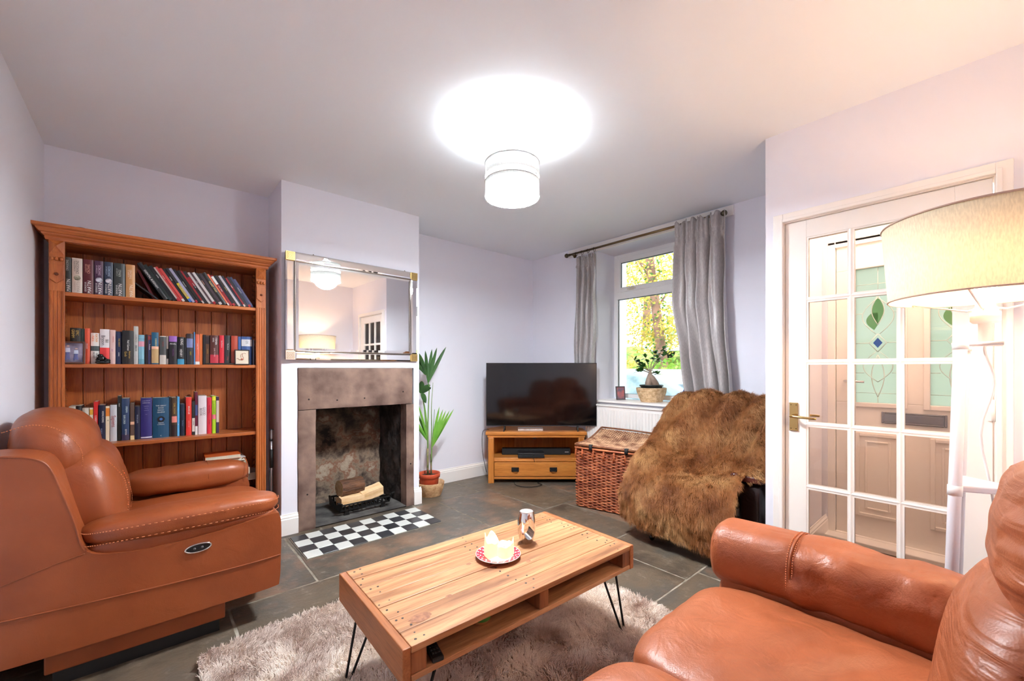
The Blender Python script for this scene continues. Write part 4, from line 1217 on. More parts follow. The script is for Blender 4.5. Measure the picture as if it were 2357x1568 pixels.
# ================================================================ MIRROR
MR = thing('wall_mirror', 'large wall mirror with mirrored border and gilt corner squares above the fireplace', 'mirror', (1.225, 3.232, 1.237), 0)
MIRROR_YAW = 0.025
MR.rotation_euler = (0, 0, MIRROR_YAW)
silver = mat('mirror_silver', S(248, 247, 245), .015, 1.0)
edge = mat('mirror_edge', S(170, 165, 158), .15, 1.0)
gilt = mat('gilt_square', S(215, 185, 120), .3, .9)
mw, mh, bw = 1.03, .761, .062
g = G(); g.box(-mw / 2 + .004, mw / 2 - .004, -.006, .016, .004, mh - .004); obj('backing_board', g, mat('mirror_backing', S(70, 50, 38), .8), MR)
def bevel_plate(g, x0, x1, z0, z1, y=-.012, bv=.012, dep=.003, mi=0):
    o = [(x0, z0), (x1, z0), (x1, z1), (x0, z1)]
    i = [(x0 + bv, z0 + bv), (x1 - bv, z0 + bv), (x1 - bv, z1 - bv), (x0 + bv, z1 - bv)]
    A = [g.v((p[0], y + dep, p[1])) for p in o]; B = [g.v((p[0], y, p[1])) for p in i]
    C = [g.v((p[0], y + dep + .003, p[1])) for p in o]
    g.f(B, mi)
    for k in range(4):
        g.f([A[k], A[(k + 1) % 4], B[(k + 1) % 4], B[k]], mi); g.f([C[k], C[(k + 1) % 4], A[(k + 1) % 4], A[k]], mi)
g = G(); bevel_plate(g, -mw / 2 + bw, mw / 2 - bw, bw, mh - bw, -.014, .022, .003); obj('mirror_glass', g, silver, MR)
for x0, x1, z0, z1 in ((-mw / 2, -mw / 2 + bw - .004, bw, mh - bw), (mw / 2 - bw + .004, mw / 2, bw, mh - bw), (-mw / 2 + bw, mw / 2 - bw, 0, bw - .004), (-mw / 2 + bw, mw / 2 - bw, mh - bw + .004, mh)):
    g = G(); bevel_plate(g, x0, x1, z0, z1, -.015, .010, .003); obj('border_strip', g, silver, MR)
g = G()
for a, b, c, d in ((-mw / 2 + bw - .004, -mw / 2 + bw + .003, bw - .004, mh - bw + .004), (mw / 2 - bw - .003, mw / 2 - bw + .004, bw - .004, mh - bw + .004)):
    g.box(a, b, -.020, -.008, c, d)
g.box(-mw / 2 + bw, mw / 2 - bw, -.020, -.008, bw - .004, bw + .003); g.box(-mw / 2 + bw, mw / 2 - bw, -.020, -.008, mh - bw - .003, mh - bw + .004)
obj('inner_bead', g, edge, MR, bevel=.002)
for x, z in ((-mw / 2, 0), (mw / 2 - bw, 0), (-mw / 2, mh - bw), (mw / 2 - bw, mh - bw)):
    g = G(); g.box(x, x + bw - .001, -.019, -.006, z, z + bw - .001)
    c = obj('corner_square', g, gilt if not (x < 0 and z == 0) else mat('worn_silver_square', S(225, 205, 190), .35, .6), MR, bevel=.0015)
    g = G()
    for q in (.008, .016, .024):
        for a, b, cc, d in ((x + q, x + q + .0022, z + q, z + bw - q), (x + bw - q - .0022, x + bw - q, z + q, z + bw - q), (x + q, x + bw - q, z + q, z + q + .0022), (x + q, x + bw - q, z + bw - q - .0022, z + bw - q)):
            g.box(a, b, -.0205, -.018, cc, d)
    obj('square_relief', g, mat('gilt_dark', S(140, 108, 60), .4, .8), c)
for x in (-.33, .40):
    g = G(); g.tube([(x, .012, mh), (x, -.004, mh + .006), (x + .004, -.008, mh - .002)], .003, 6); obj('hanging_clip', g, mat('dark_brass', S(110, 85, 50), .4, 1.0), MR)

# ================================================================ PALM IN BASKET
seagrass = mat('woven_seagrass', S(176, 134, 92), .85, col2=S(214, 178, 134), scale=30, bump=.8, bscale=90, bdist=.004)
def basket(name, label, loc, r0, r1, h, group=None, rows=12, n=64, m=seagrass):
    g = G()
    def fn(u, v):
        a = 2 * PI * u
        z = h * v
        r = r0 + (r1 - r0) * math.sin(v * PI / 2 * .9) + .0022 * math.sin(v * rows * 2 * PI) + .0016 * math.sin(a * n / 2 + (int(v * rows) % 2) * PI)
        r += .004 * noise.noise(Vector((math.cos(a) * 2, math.sin(a) * 2, z * 8 + loc[0])))
        return (r * math.cos(a), r * math.sin(a), z)
    g.grid(fn, n * 2, rows * 5, cu=True)
    g.lathe([(r1 + .001, h), (r1 - .004, h + .004), (r1 - .010, h), (r0 * .98, .012), (.001, .012)], n=48)
    g.lathe([(.001, 0), (r0, 0)], n=48)
    o = tag(obj(name, g, m), label, 'basket', group)
    o.location = loc
    return o
PX, PY = 1.965, 3.40
basket('seagrass_basket', 'low brown seagrass basket on the floor holding the red plant pot', (PX, PY, 0.002), .095, .128, .12)
t = thing('potted_palm', 'tall kentia palm in a terracotta plastic pot right of the fireplace', 'plant', (PX - .012, PY, .016))
red = mat('terracotta_plastic', S(196, 82, 50), .45)
g = G(); g.lathe([(.001, 0), (.072, 0), (.088, .15), (.089, .152), (.098, .154), (.101, .19), (.098, .194), (.092, .190), (.088, .16)], n=48); obj('pot', g, red, t)
soil = mat('potting_soil', S(38, 28, 22), .95, col2=S(84, 66, 52), scale=70, bump=1, bscale=90, bdist=.006)
g = G(); g.grid(lambda u, v: (.088 * v * math.cos(2 * PI * u), .088 * v * math.sin(2 * PI * u), .165 + .006 * noise.noise(Vector((u * 9, v * 9, 1)))), 24, 6, cu=True); obj('soil', g, soil, t)
leafd = mat('palm_leaf_dark', S(38, 72, 34), .4, col2=S(60, 100, 44), scale=8)
leafl = mat('palm_leaf_light', S(86, 148, 44), .4, col2=S(124, 178, 66), scale=8)
stemg = mat('palm_stem', S(92, 130, 60), .5, col2=S(120, 150, 84), scale=10)
def blade(g, base, direction, length, width, droop=.25, n=8, up=Vector((0, 0, 1)), fold=.25):
    d = Vector(direction).normalized()
    side = d.cross(up)
    if side.length < .05: side = d.cross(Vector((0, 1, 0)))
    side.normalize()
    nrm = side.cross(d).normalized()
    prev = None
    for i in range(n + 1):
        f = i / n
        p = Vector(base) + d * length * f + Vector((0, 0, -droop * length * f * f))
        w = width * .5 * (math.sin(PI * min(1, f * .93 + .07)) ** .7)
        row = [g.v(p - side * w + nrm * w * fold), g.v(p), g.v(p + side * w + nrm * w * fold)]
        if prev:
            g.f([prev[0], prev[1], row[1], row[0]], 0, True); g.f([prev[1], prev[2], row[2], row[1]], 0, True)
        prev = row
R_ = Vector((0.752, -0.659, 0)); F_ = Vector((0.659, 0.752, 0))
g = G()
g.tube([(-.015, 0, .16), (-.018, 0, .42)], [.011, .009], 8); g.tube([(.020, 0, .16), (.018, 0, .36)], [.009, .008], 8)
obj('trunk', g, mat('palm_trunk', S(150, 128, 96), .8, col2=S(96, 110, 60), scale=30, bump=.5), t)
def stem(pts, r0, r1):
    g = G(); n = 14; P = [catmull(pts, i / n) for i in range(n + 1)]
    g.tube(P, [r0 + (r1 - r0) * i / n for i in range(n + 1)], 8); obj('stem', g, stemg, t)
    return P
def rel(r, z, f=0.0): return tuple(R_ * r + F_ * f + Vector((0, 0, z)))
stem([rel(-.012, .3), rel(-.012, .62), rel(-.006, .85), rel(.0, .98), rel(-.01, 1.03)], .007, .004)
stem([rel(-.012, .3), rel(-.02, .55), rel(-.05, .82), rel(-.075, .92)], .006, .003)
stem([rel(.02, .3), rel(.022, .6), rel(.02, .8), rel(.035, 1.03)], .006, .002)
stem([rel(.02, .3), rel(.03, .5), rel(.05, .78)], .005, .002)
def leafset(nm, base, specs, m, w=.03, droop=.15):
    for (dr, dz, df, ln_) in specs:
        g = G(); blade(g, base, R_ * dr + F_ * df + Vector((0, 0, dz)), ln_, w, droop, up=F_); obj(nm, g, m, t, recalc=False)
leafset('leaflet', rel(-.01, 1.03), [(.42, 1, .1, .42), (.22, 1, .0, .38), (.08, 1, .1, .36), (-.08, 1, 0, .34)], leafd, .034, .12)
leafset('leaflet', rel(-.03, 1.10), [(-.2, 1, -.3, .30), (-.4, 1, 0, .28), (-.6, .9, -.2, .26)], leafd, .036, .25)
leafset('leaflet', rel(-.075, .93), [(.5, .5, -.3, .16), (-.3, .8, -.2, .20), (.1, .9, -.3, .18), (.6, .9, 0, .15), (.3, -.3, -.3, .10)], leafd, .05, .3)
leafset('leaflet', rel(-.01, .48), [(-.52, 1, -.1, .34), (-.38, 1, .1, .36), (-.62, .9, 0, .30), (-.22, 1, -.1, .40), (-.1, 1, 0, .42)], leafl, .022, .08)
leafset('leaflet', rel(.02, .42), [(.46, 1, -.1, .42), (.52, 1, .15, .44), (.36, 1, 0, .40), (.18, 1, 0, .42), (.25, 1, .2, .40)], leafl, .026, .06)

# ================================================================ LIGHT FITTINGS
t = thing('pendant_light', 'two-tier pale drum ceiling light hanging in the middle of the room', 'ceiling light', (1.515, 1.73, 2.5))
fab = shade_mat('pale_drum_fabric', (0.84, 0.84, 0.81, 1), .16)
wh = mat('white_plastic', S(240, 240, 238), .4)
def drum(g, r, z0, z1, th=.002, mi=0, n=64, r1=None):
    r1 = r1 or r
    g.lathe([(r, z0), (r1, z1), (r1 - th, z1), (r - th, z0), (r, z0)], n=n, mi=mi)
for z0, z1 in ((-.262, -.190), (-.372, -.292)):
    g = G(); drum(g, .150, z0, z1); s_ = obj('fabric_tier', g, fab, t, recalc=False)
    g = G()
    for z in (z0, z1):
        g.tube([(.1505 * math.cos(a * PI / 32), .1505 * math.sin(a * PI / 32), z) for a in range(64)], .0018, 6, closed=True)
    obj('tier_trim', g, mat('grey_trim', S(190, 188, 184), .5), s_)
liner = shade_mat('white_liner', (0.93, 0.93, 0.93, 1), .5)
g = G(); drum(g, .138, -.372, -.195); obj('inner_liner', g, liner, t, recalc=False)
for a in (20, 110, 200, 290):
    for z in (-.277, -.378):
        g = G()
        p = (math.cos(math.radians(a)) * .144, math.sin(math.radians(a)) * .144)
        g.tube([(p[0], p[1], z - .006), (p[0], p[1], z + .008)], .006, 3)
        obj('spacer', g, mat('grey_trim', S(190, 188, 184), .5), t)
g = G(); g.lathe([(.001, 0), (.147, 0), (.147, -.003), (.001, -.003)], (0, 0, -.376), 48)
obj('diffuser', g, mat('lit_diffuser', S(255, 255, 255), .5, emit=(0.88, 0.95, 1.0, 1), estr=DIFFUSER), t)
g = G(); g.lathe([(.001, 0), (.045, 0), (.05, -.012), (.03, -.03), (.006, -.034), (.006, -.10), (.018, -.105), (.02, -.16), (.001, -.162)], n=24); obj('ceiling_rose', g, wh, t)
g = G()
for a in range(3):
    c_, s__ = math.cos(a * 2.094), math.sin(a * 2.094)
    g.tube([(0, 0, -.13), (c_ * .149, s__ * .149, -.192)], .0018, 6)
obj('spider_wire', g, wh, t)
light('pendant_bulb', 'POINT', (1.515, 1.73, 2.165), PENDANT_W, (0.84, 0.93, 1.0), shadow_soft_size=0.13)

LX, LY = 2.02, 0.0
t = thing('floor_lamp', 'white tripod floor lamp with a large lit cream drum shade beside the sofa', 'lamp', (LX, LY, 0))
cream = shade_mat('cream_linen', (0.92, 0.86, 0.70, 1), .36)
g = G(); g.lathe([(.232, 1.402), (.250, 1.66), (.248, 1.66), (.230, 1.402), (.232, 1.402)], n=96)
sh = obj('lamp_shade', g, cream, t, recalc=False)
g = G()
for r, z in ((.2325, 1.404), (.2505, 1.658)):
    g.tube([(r * math.cos(a * PI / 48), r * math.sin(a * PI / 48), z) for a in range(96)], .003, 6, closed=True)
obj('shade_trim', g, mat('grey_beige_trim', S(180, 155, 140), .7), sh)
lampw = mat('white_lamp_metal', S(222, 221, 226), .35)
g = G()
for a in range(3):
    c_, s__ = math.cos(a * 2.094 + .9), math.sin(a * 2.094 + .9)
    g.tube([(c_ * .028, s__ * .028, 1.365), (c_ * .05, s__ * .05, 1.362), (c_ * .228, s__ * .228, 1.408)], .003, 6)
obj('shade_carrier', g, lampw, t)
g = G(); g.lathe([(.001, 1.25), (.016, 1.25), (.016, 1.318), (.028, 1.318), (.034, 1.325), (.034, 1.352), (.028, 1.356), (.030, 1.365), (.022, 1.37), (.022, 1.388), (.001, 1.388)], n=24); obj('bulb_holder', g, wh, t)
g = G(); g.ball((0, 0, 1.425), .026, 16, 12, sc3=(1, 1, 1.3)); obj('bulb', g, mat('warm_bulb', S(255, 240, 210), .4, emit=(1, .75, .45, 1), estr=12), t)
g = G(); g.tube([(0, 0, 1.245), (0, 0, 1.257)], .075, 3); obj('top_plate', g, lampw, t)
lf = (-.07, .10)
for ang in (148.8, 268.8, 28.8):
    c_, s__ = math.cos(math.radians(ang)), math.sin(math.radians(ang))
    P0, P1 = Vector((c_ * .100, s__ * .100, 1.25)), Vector((c_ * .160, s__ * .160, 0.008))
    g = G(); g.tube([P0, P1], .0155, 16); l_ = obj('leg', g, lampw, t)
    g = G(); q = P0.lerp(P1, .36); g.tube([q, P0.lerp(P1, .385)], .0175, 16); obj('leg_joint', g, wh, l_)
    g = G(); g.tube([P0, P0.lerp(P1, .015)], .0185, 16); obj('leg_cap', g, wh, l_)
g = G(); R3 = [(math.cos(math.radians(a)) * .120, math.sin(math.radians(a)) * .120) for a in (148.8, 268.8, 28.8)]
g.prism(R3, .782, .802, 'xy'); obj('shelf', g, lampw, t, bevel=.004)
g = G(); P = [catmull([(.0, .0, 1.25), (.01, .0, 1.22), (.05, -.02, 1.12), (.06, .01, .95), (.10, -.02, .7), (.12, -.03, .3), (.2, -.05, .012)], i / 24) for i in range(25)]
g.tube(P, .0035, 8); obj('power_cord', g, wh, t)
light('floor_lamp_bulb', 'POINT', (LX, LY, 1.425), LAMP_W, (1.0, 0.62, 0.37), shadow_soft_size=0.035)

# ================================================================ SOFT FURNITURE
def fold(p, s, seed, amp):
    q = p * s
    return amp * (noise.noise(q + Vector((seed, 0, 0))) + .5 * noise.noise(q * 2.3 + Vector((0, seed, 0))))
def crease(x, amp, f, ph=0.0):
    return amp * math.exp(-((math.sin(x * f + ph)) ** 2) * 14)
def cushion(name, c, h, k, m, par, n=22, amp=.004, s=6, seed=0, shape=None, rot=None, sub=0):
    """upholstered block: rounded box with slight fullness and creases"""
    g = G()
    def df(q):
        q = Vector(q)
        if shape:
            q = Vector(shape(q))
        w = Vector((q.x * h[0], q.y * h[1], q.z * h[2]))
        a = fold(w, s, seed, amp)
        d = q.normalized()
        return Vector((q.x + d.x * a / h[0], q.y + d.y * a / h[1], q.z + d.z * a / h[2]))
    g.rbox((0, 0, 0), h, k, n, deform=df)
    o = obj(name, g, m, par, weld=True, smooth=True)
    o.location = c
    if rot:
        o.rotation_euler = rot
    return o
def seam(name, pts, par, r=.0022, m=None, n=40, dashed=False):
    g = G()
    P = [catmull(pts, i / n) for i in range(n + 1)]
    if dashed:
        for i in range(0, n, 2):
            g.tube([P[i], P[i + 1]], r, 5)
    else:
        g.tube(P, r, 6)
    return obj(name, g, m or leath_l, par)

# ---- left armchair, faces +X, origin at the middle of its base on the floor
AC = thing('leather_armchair', 'big tan leather recliner armchair with padded headrest in front of the bookcase', 'armchair', (0.0, 2.70, 0))
def A(x, y, z): return (x, y - 2.70, z)
# side panel profile in XZ (near side): base, arm, back wing
def panel(y0, y1, nm='side_panel', zcap=9.0):
    prof = [(-.43, .148), (-.30, .142), (0, .142), (.30, .145), (.44, .150), (.462, .17), (.468, .28), (.470, .42), (.462, .478), (.43, .492), (.2, .462), (.0, .452), (-.10, .462), (-.165, .482), (-.190, .53), (-.215, .62), (-.245, .74), (-.268, .815), (-.30, .852), (-.36, .868), (-.44, .872), (-.452, .86), (-.455, .5), (-.452, .17)]
    prof = [(x, min(z, zcap)) for x, z in prof]
    n_ = len(prof)
    res = []
    for k in range(n_):
        p0, p1, p2, p3 = prof[k - 1], prof[k], prof[(k + 1) % n_], prof[(k + 2) % n_]
        for f in (0, .25, .5, .75):
            res.append(tuple(0.5 * (2 * b + (c - q) * f + (2 * q - 5 * b + 4 * c - d) * f * f + (3 * b - q - 3 * c + d) * f ** 3) for q, b, c, d in zip(p0, p1, p2, p3)))
    g = G(); g.prism(res, y0 - 2.70, y1 - 2.70)
    o = obj(nm, g, leath_l, AC, bevel=.020, seg=4)
    return o
sp = panel(2.20, 2.40)
panel(3.03, 3.21, zcap=.66)
# piping and seams on the near side panel
seam('piping', [A(-.44, 2.203, .874), A(-.36, 2.201, .868), A(-.30, 2.202, .850), A(-.268, 2.202, .812), A(-.243, 2.202, .73), A(-.213, 2.202, .62), A(-.192, 2.202, .52), A(-.18, 2.203, .49)], sp, .0035)
seam('piping', [A(-.182, 2.1985, .485), A(-.25, 2.1985, .47), A(-.35, 2.1985, .44), A(-.45, 2.1985, .41)], sp, .0015)
seam('piping', [A(-.45, 2.1985, .315), A(-.2, 2.1975, .302), A(.1, 2.1975, .29), (0.35, -.5025, .288), A(.466, 2.2, .292)], sp, .0028)
# ornamental control button
g = G(); g.ball((0, 0, 0), 1, 32, 16, sc3=(.044, .004, .017)); b_ = obj('control_button', g, mat('button_black', S(26, 26, 28), .35), AC); b_.location = A(.155, 2.198, .413); b_.rotation_euler = (0, -.06, 0)
g = G(); g.tube([(.044 * math.cos(a * PI / 24), -.003, .017 * math.sin(a * PI / 24)) for a in range(48)], .0032, 8, closed=True); obj('chrome_ring', g, chrome_m, b_)
g = G()
for q in (-.013, .013):
    g.ball((q, -.0045, 0), .005, 12, 6, sc3=(1, .3, 1))
obj('button_dot', g, mat('button_grey', S(90, 90, 92), .3), b_)
# arm pads
def armpad(nm, yc, seed):
    def sh(q):
        x, y, z = q
        fz = 1 - .25 * max(0, x) ** 3
        return (x, y * (1 - .05 * (x < 0)), z * (.85 + .15 * math.cos(x * 1.5)) + .0)
    o = cushion(nm, A(.135, yc, .535), (.338, .108, .055), 3.2, leath_l, AC, 26, .004, 9, seed, sh, rot=(0, .0, 0))
    return o
ap = armpad('arm_pad', 2.295, 3)
def pady(x, dz, dy=.109):
    return A(.135 + x, 2.295 - dy, .535 + dz)
for dz, dy in ((.020, .1085), (-.026, .1075)):
    seam('stitching', [pady(-.33, dz, .07), pady(-.30, dz, .098), pady(-.2, dz, dy), pady(0, dz, dy + .002), pady(.2, dz, dy), pady(.29, dz, .100), pady(.325, dz, .07), pady(.336, dz, .02)], AC, .0016, stitch_m, 150, True)
cushion('arm_pad', A(.17, 3.10, .535), (.30, .112, .078), 3.0, leath_l, AC, 26, .004, 9, 7, lambda q: (q.x, q.y, q.z * (1 - .12 * math.exp(-((q.x + .45) * 8) ** 2) - .10 * math.exp(-((q.x + .2) * 9) ** 2))))
seam('piping', [A(.26, 3.0, .50), A(.26, 2.99, .55), A(.26, 3.02, .598), A(.26, 3.10, .615), A(.26, 3.18, .60)], AC, .002)
seam('piping', [A(.455, 3.01, .50), A(.457, 3.0, .55), A(.455, 3.03, .592), A(.452, 3.10, .608), A(.452, 3.18, .59)], AC, .003)
cushion('arm_core', A(.13, 2.30, .455), (.325, .088, .06), 5, leath_l, AC, 14, .001, 5, 2)
# seat
cushion('seat_cushion', A(.17, 2.70, .405), (.325, .335, .075), 4.5, leath_l, AC, 26, .006, 5, 4)
cushion('footrest', A(.455, 2.70, .27), (.045, .325, .15), 5, leath_l, AC, 22, .004, 6, 9)
g = G(); g.box(-.42, .40, -.46, .47, .12, .36); obj('frame', g, leath_l, AC, bevel=.02)
g = G(); g.prism([(-.29, 2.245 - 2.70), (.255, 2.245 - 2.70), (.255, .42), (-.29, .42)], .055, .15, 'xy'); obj('plinth', g, leath_l, AC, bevel=.006)
g = G(); g.box(-.27, .235, -.44, .41, .0, .057); obj('base_rail', g, black_m, AC)
# back cushion and headrest
def backsh(q):
    x, y, z = q
    return (x - .30 * z + .18 * math.cos(z * 1.4), y * (1 - .04 * z), z)
bc = cushion('back_cushion', A(-.215, 2.70, .62), (.115, .335, .22), 3.6, leath_l, AC, 28, .006, 6, 12, backsh)
seam('stitching', [A(-.135, 2.46, .78), A(-.085, 2.45, .70), A(-.07, 2.43, .60), A(-.075, 2.42, .50)], AC, .0016, stitch_m, 60, True)
seam('stitching', [A(-.16, 2.62, .80), A(-.095, 2.64, .70), A(-.065, 2.68, .58), A(-.07, 2.70, .50)], AC, .0014, stitch_m, 60, True)
def headsh(q):
    x, y, z = q
    return (x * (1 - .12 * z) - .12 * z + .10 * (1 - z * z), y * (1 - .05 * z), z)
cushion('headrest', A(-.315, 2.70, .845), (.130, .31, .155), 2.7, leath_l, AC, 30, .006, 7, 15, headsh)
hs = [A(-.42, 2.435, .93), A(-.34, 2.405, .955), A(-.27, 2.405, .93), A(-.215, 2.40, .86), A(-.205, 2.405, .79), A(-.225, 2.43, .715)]
seam('stitching', hs, AC, .0016, stitch_m, 90, True)
cushion('back_shell', A(-.40, 2.70, .50), (.055, .33, .27), 5, leath_l, AC, 16, .002, 5, 2)

# ---- sofa, faces +Y, seen from behind its left end
SF = thing('leather_sofa', 'tan leather two-seater sofa in the foreground with rolled arms and puffy headrests', 'sofa', (0.95, 0.15, 0))
def B(x, y, z): return (x - .95, y - .15, z)
def arm_mesh(nm, xc, seed):
    """padded arm: capsule section swept along Y with a rounded front end"""
    g = G()
    NY, NA = 60, 44
    y0, y1 = -.20, .655
    def fn(u, v):
        y = y0 + (y1 - y0) * u
        e = min(1.0, (1 - u) / .045)
        rr = (1 - (1 - e) ** 2.2) ** .5 if e < 1 else 1.0
        rr = max(rr, .0)
        a = 2 * PI * v
        ca, sa = math.cos(a), math.sin(a)
        k = 2.6
        d = (abs(ca) ** k + abs(sa) ** k) ** (-1 / k)
        rx, rz = .118, .105
        w = 1.0
        if y < .40:                                     # puckered rear part
            q = Vector((a * 1.1, y * 9, seed))
            w += .10 * noise.noise(q) + .05 * noise.noise(q * 2.3)
            w += .05 * max(0, math.sin(y * 34 + 2 * math.sin(a * 2))) * max(0, ca * -1 * (1 if xc > .9 else -1) + .3)
        if abs(y - .40) < .012:
            w -= .02
        r_ = (.55 + .45 * rr) if e < 1 else 1.0
        return B(xc + ca * d * rx * w * r_, y, .515 + sa * d * rz * w * r_ + .006 * math.sin(y * 6))
    g.grid(fn, NY, NA, cv=True)
    ends = [[v for v in g.bm.verts if abs((v.co.y + .15) - yy) < 1e-5] for yy in (y0, y1)]
    o = obj(nm, g, leath_s, SF, smooth=True)
    return o
def arm_front(nm, xc):
    return cushion(nm, B(xc, .620, .515), (.112, .040, .099), 2.7, leath_s, SF, 20, .002, 6, 3)
a1 = arm_mesh('armrest', 1.605, 3); arm_front('arm_end', 1.605)
arm_mesh('armrest', .285, 8); arm_front('arm_end', .285)
def arcseam(xc, y, r=1.012, n=None, nm='stitching', m=stitch_m, rad=.0016, dash=True):
    P = []
    for i in range(33):
        a = math.radians(200 - 230 * i / 32)
        ca, sa = math.cos(a), math.sin(a)
        d = (abs(ca) ** 2.6 + abs(sa) ** 2.6) ** (-1 / 2.6)
        P.append(B(xc + ca * d * .118 * r, y, .515 + sa * d * .105 * r + .006 * math.sin(y * 6)))
    return seam(nm, P, SF, rad, m, 120, dash)
for y in (.392, .408):
    arcseam(1.605, y)
arcseam(1.605, .40, .995, nm='piping', m=leath_s, rad=.004, dash=False)
arcseam(1.605, .632, .93, nm='piping', m=leath_s, rad=.003, dash=False)
for xc, xa, xb in ((1.605, 1.505, 1.705), (.285, .185, .385)):
    cushion('arm_panel', B(xc, .215, .27), (.10, .42, .22), 6, leath_s, SF, 18, .002, 5, 5)
def seatsh(sd):
    def f(q):
        x, y, z = q
        zz = z
        if z > 0:
            r = math.exp(-((x * 1.1) ** 2 + ((y + .2) * 1.1) ** 2) * 1.2)
            zz = z * (1 - .10 * r)
            # long wrinkles running from the back-left corner forward
            zz += .075 * math.sin((x * 3.0 + y * 5.5) * 3.1 + sd + 1.5 * noise.noise(Vector((x * 2, y * 2, sd)))) * r * max(0, .6 - y * .3)
        return (x, y + (.05 * (1 - z * z) if y > .5 else 0), zz)
    return f
for xc, sd in ((1.222, 1.0), (.672, 2.6)):
    cushion('seat_cushion', B(xc, .29, .355), (.291, .345, .098), 5.6, leath_s, SF, 44, .004, 8, sd, seatsh(sd))
    cushion('front_panel', B(xc, .575, .215), (.272, .045, .125), 6, leath_s, SF, 16, .003, 5, sd)
g = G(); g.box(-.66, .65, -.32, .40, .06, .30); obj('frame', g, leath_s, SF, bevel=.02)
g = G(); g.box(-.60, .60, -.30, .34, 0, .06); obj('base_rail', g, black_m, SF)
def bsh(sd):
    def f(q):
        x, y, z = q
        yy = y + .10 - .55 * (z + 1) * .5 - .02 * z
        if y > 0:
            yy += .06 * math.sin((x * 2.6 - z * 3.0) * 3.4 + sd) * math.exp(-(z + .2) ** 2 * 1.5) * .6
            yy += .12 * math.sin(PI * (z + 1) / 2)
        return (x * (1 - .03 * (z > .6)), yy, z)
    return f
for xc, sd, dy, dz in ((1.222, .5, 0, 0), (.672, 2.2, -.035, -.06)):
    cushion('back_cushion', B(xc, -.045 + dy, .575 + dz * .5), (.280, .12, .22), 3.6, leath_c, SF, 36, .004, 8, sd + 4, bsh(sd))
    def hsh(q, sd=sd):
        x, y, z = q
        w = .028 * math.sin(z * 11 + x * 3 + sd) * (1 if y > 0 else 0) * math.exp(-(x * 1.1) ** 2) * .7
        w += .035 * math.sin(z * 17 + x * 6) * (abs(x) > .55) * (y > 0)
        return (x * (1 - .06 * z * z), y + w - .15 * z + .06, z)
    cushion('headrest', B(xc, -.125 + dy, .880 + dz), (.272, .112, .135), 2.8, leath_c, SF, 44, .004, 8, sd + 9, hsh)
    if xc < 1: seam('stitching', [B(xc + .262, .165 + dy * .3, .455), B(xc + .266, .125, .52), B(xc + .270, .085 + dy * .5, .60), B(xc + .268, .045 + dy, .68)], SF, .0016, stitch_m, 60, True)
cushion('back_shell', B(.945, -.215, .52), (.66, .06, .36), 6, leath_s, SF, 18, .002, 4, 2)
cushion('arm_panel', B(1.60, -.14, .42), (.095, .11, .22), 4, leath_s, SF, 16, .003, 5, 11)

# ================================================================ TV CORNER
ROT = math.atan2(-0.6587, 0.7524)
ST = thing('tv_stand', 'golden oak corner television cabinet with one open shelf and a wide drawer', 'tv cabinet', (2.965, 3.013, 0), ROT)
def pent(x, yb, y1): return [(-x, 0), (x, 0), (x, y1), (x * .45, yb), (-x * .45, yb), (-x, y1)]
def oaks(): return oak
g = G(); g.prism(pent(.518, .62, .26), .494, .530, 'xy'); obj('top', g, oak, ST, bevel=.008, seg=3)
g = G(); g.prism([(p[0] * .965, p[1] * .96 + .012) for p in pent(.518, .60, .24)], .470, .494, 'xy'); obj('apron', g, oak, ST, bevel=.003)
for s in (-1, 1):
    g = G(); a, b = (-.492, -.432) if s < 0 else (.432, .492); g.box(a, b, .012, .07, 0, .47); obj('post', g, oak_z, ST, bevel=.006)
    g = G(); g.prism([(s * .485, .06), (s * .47, .06), (s * .47, .22), (s * .21, .55), (s * .222, .56), (s * .485, .235)], .04, .47, 'xy'); obj('side_panel', g, oak_z, ST)
g = G(); g.box(-.22, .22, .53, .545, .04, .47); obj('back_panel', g, oak_z, ST)
g = G(); g.prism([(-.43, .03), (.43, .03), (.465, .07), (.465, .22), (.21, .53), (-.21, .53), (-.465, .22), (-.465, .07)], .236, .258, 'xy'); obj('shelf', g, oak, ST, bevel=.002)
g = G(); g.box(-.432, .432, .022, .045, .222, .238); g.box(-.432, .432, .022, .05, .042, .068); obj('rail', g, oak, ST, bevel=.003)
g = G(); g.box(-.430, .430, .012, .034, .072, .218); dr = obj('drawer', g, oak, ST, bevel=.008, seg=3)
for x in (-.215, .175):
    g = G(); g.box(x - .038, x + .038, .008, .0125, .122, .166); g.tube([(x - .03, .010, .150), (x - .032, -.004, .140), (x - .015, -.010, .130), (x + .015, -.010, .130), (x + .032, -.004, .140), (x + .03, .010, .150)], .004, 8)
    obj('drawer_handle', g, blackmetal_m, dr, bevel=.001)
g = G(); g.tube([(.01, .528, .40), (.01, .535, .40)], .032, 24); obj('cable_port', g, mat('grey_cap', S(120, 118, 115), .6), ST)
Fv, Rv = Vector((0.6587, 0.7524, 0)), Vector((0.7524, -0.6587, 0))
def cpos(r, d, z): return tuple(Fv * d + Rv * r + Vector((0, 0, z)))
TV = thing('television', 'large flat black television on the oak corner cabinet', 'television', cpos(.301, 4.25, .53), ROT)
g = G(); g.box(-.568, .568, .004, .030, .056, .705); g.box(-.30, .30, .03, .065, .08, .45); obj('housing', g, black_m, TV, bevel=.003)
g = G(); g.box(-.562, .562, .0005, .0045, .066, .699); obj('screen', g, mat('tv_screen', S(10, 10, 12), .08, spec=.6), TV)
g = G(); g.box(-.566, .566, -.001, .003, .056, .064); obj('lower_bezel', g, mat('tv_bezel', S(40, 42, 46), .3), TV)
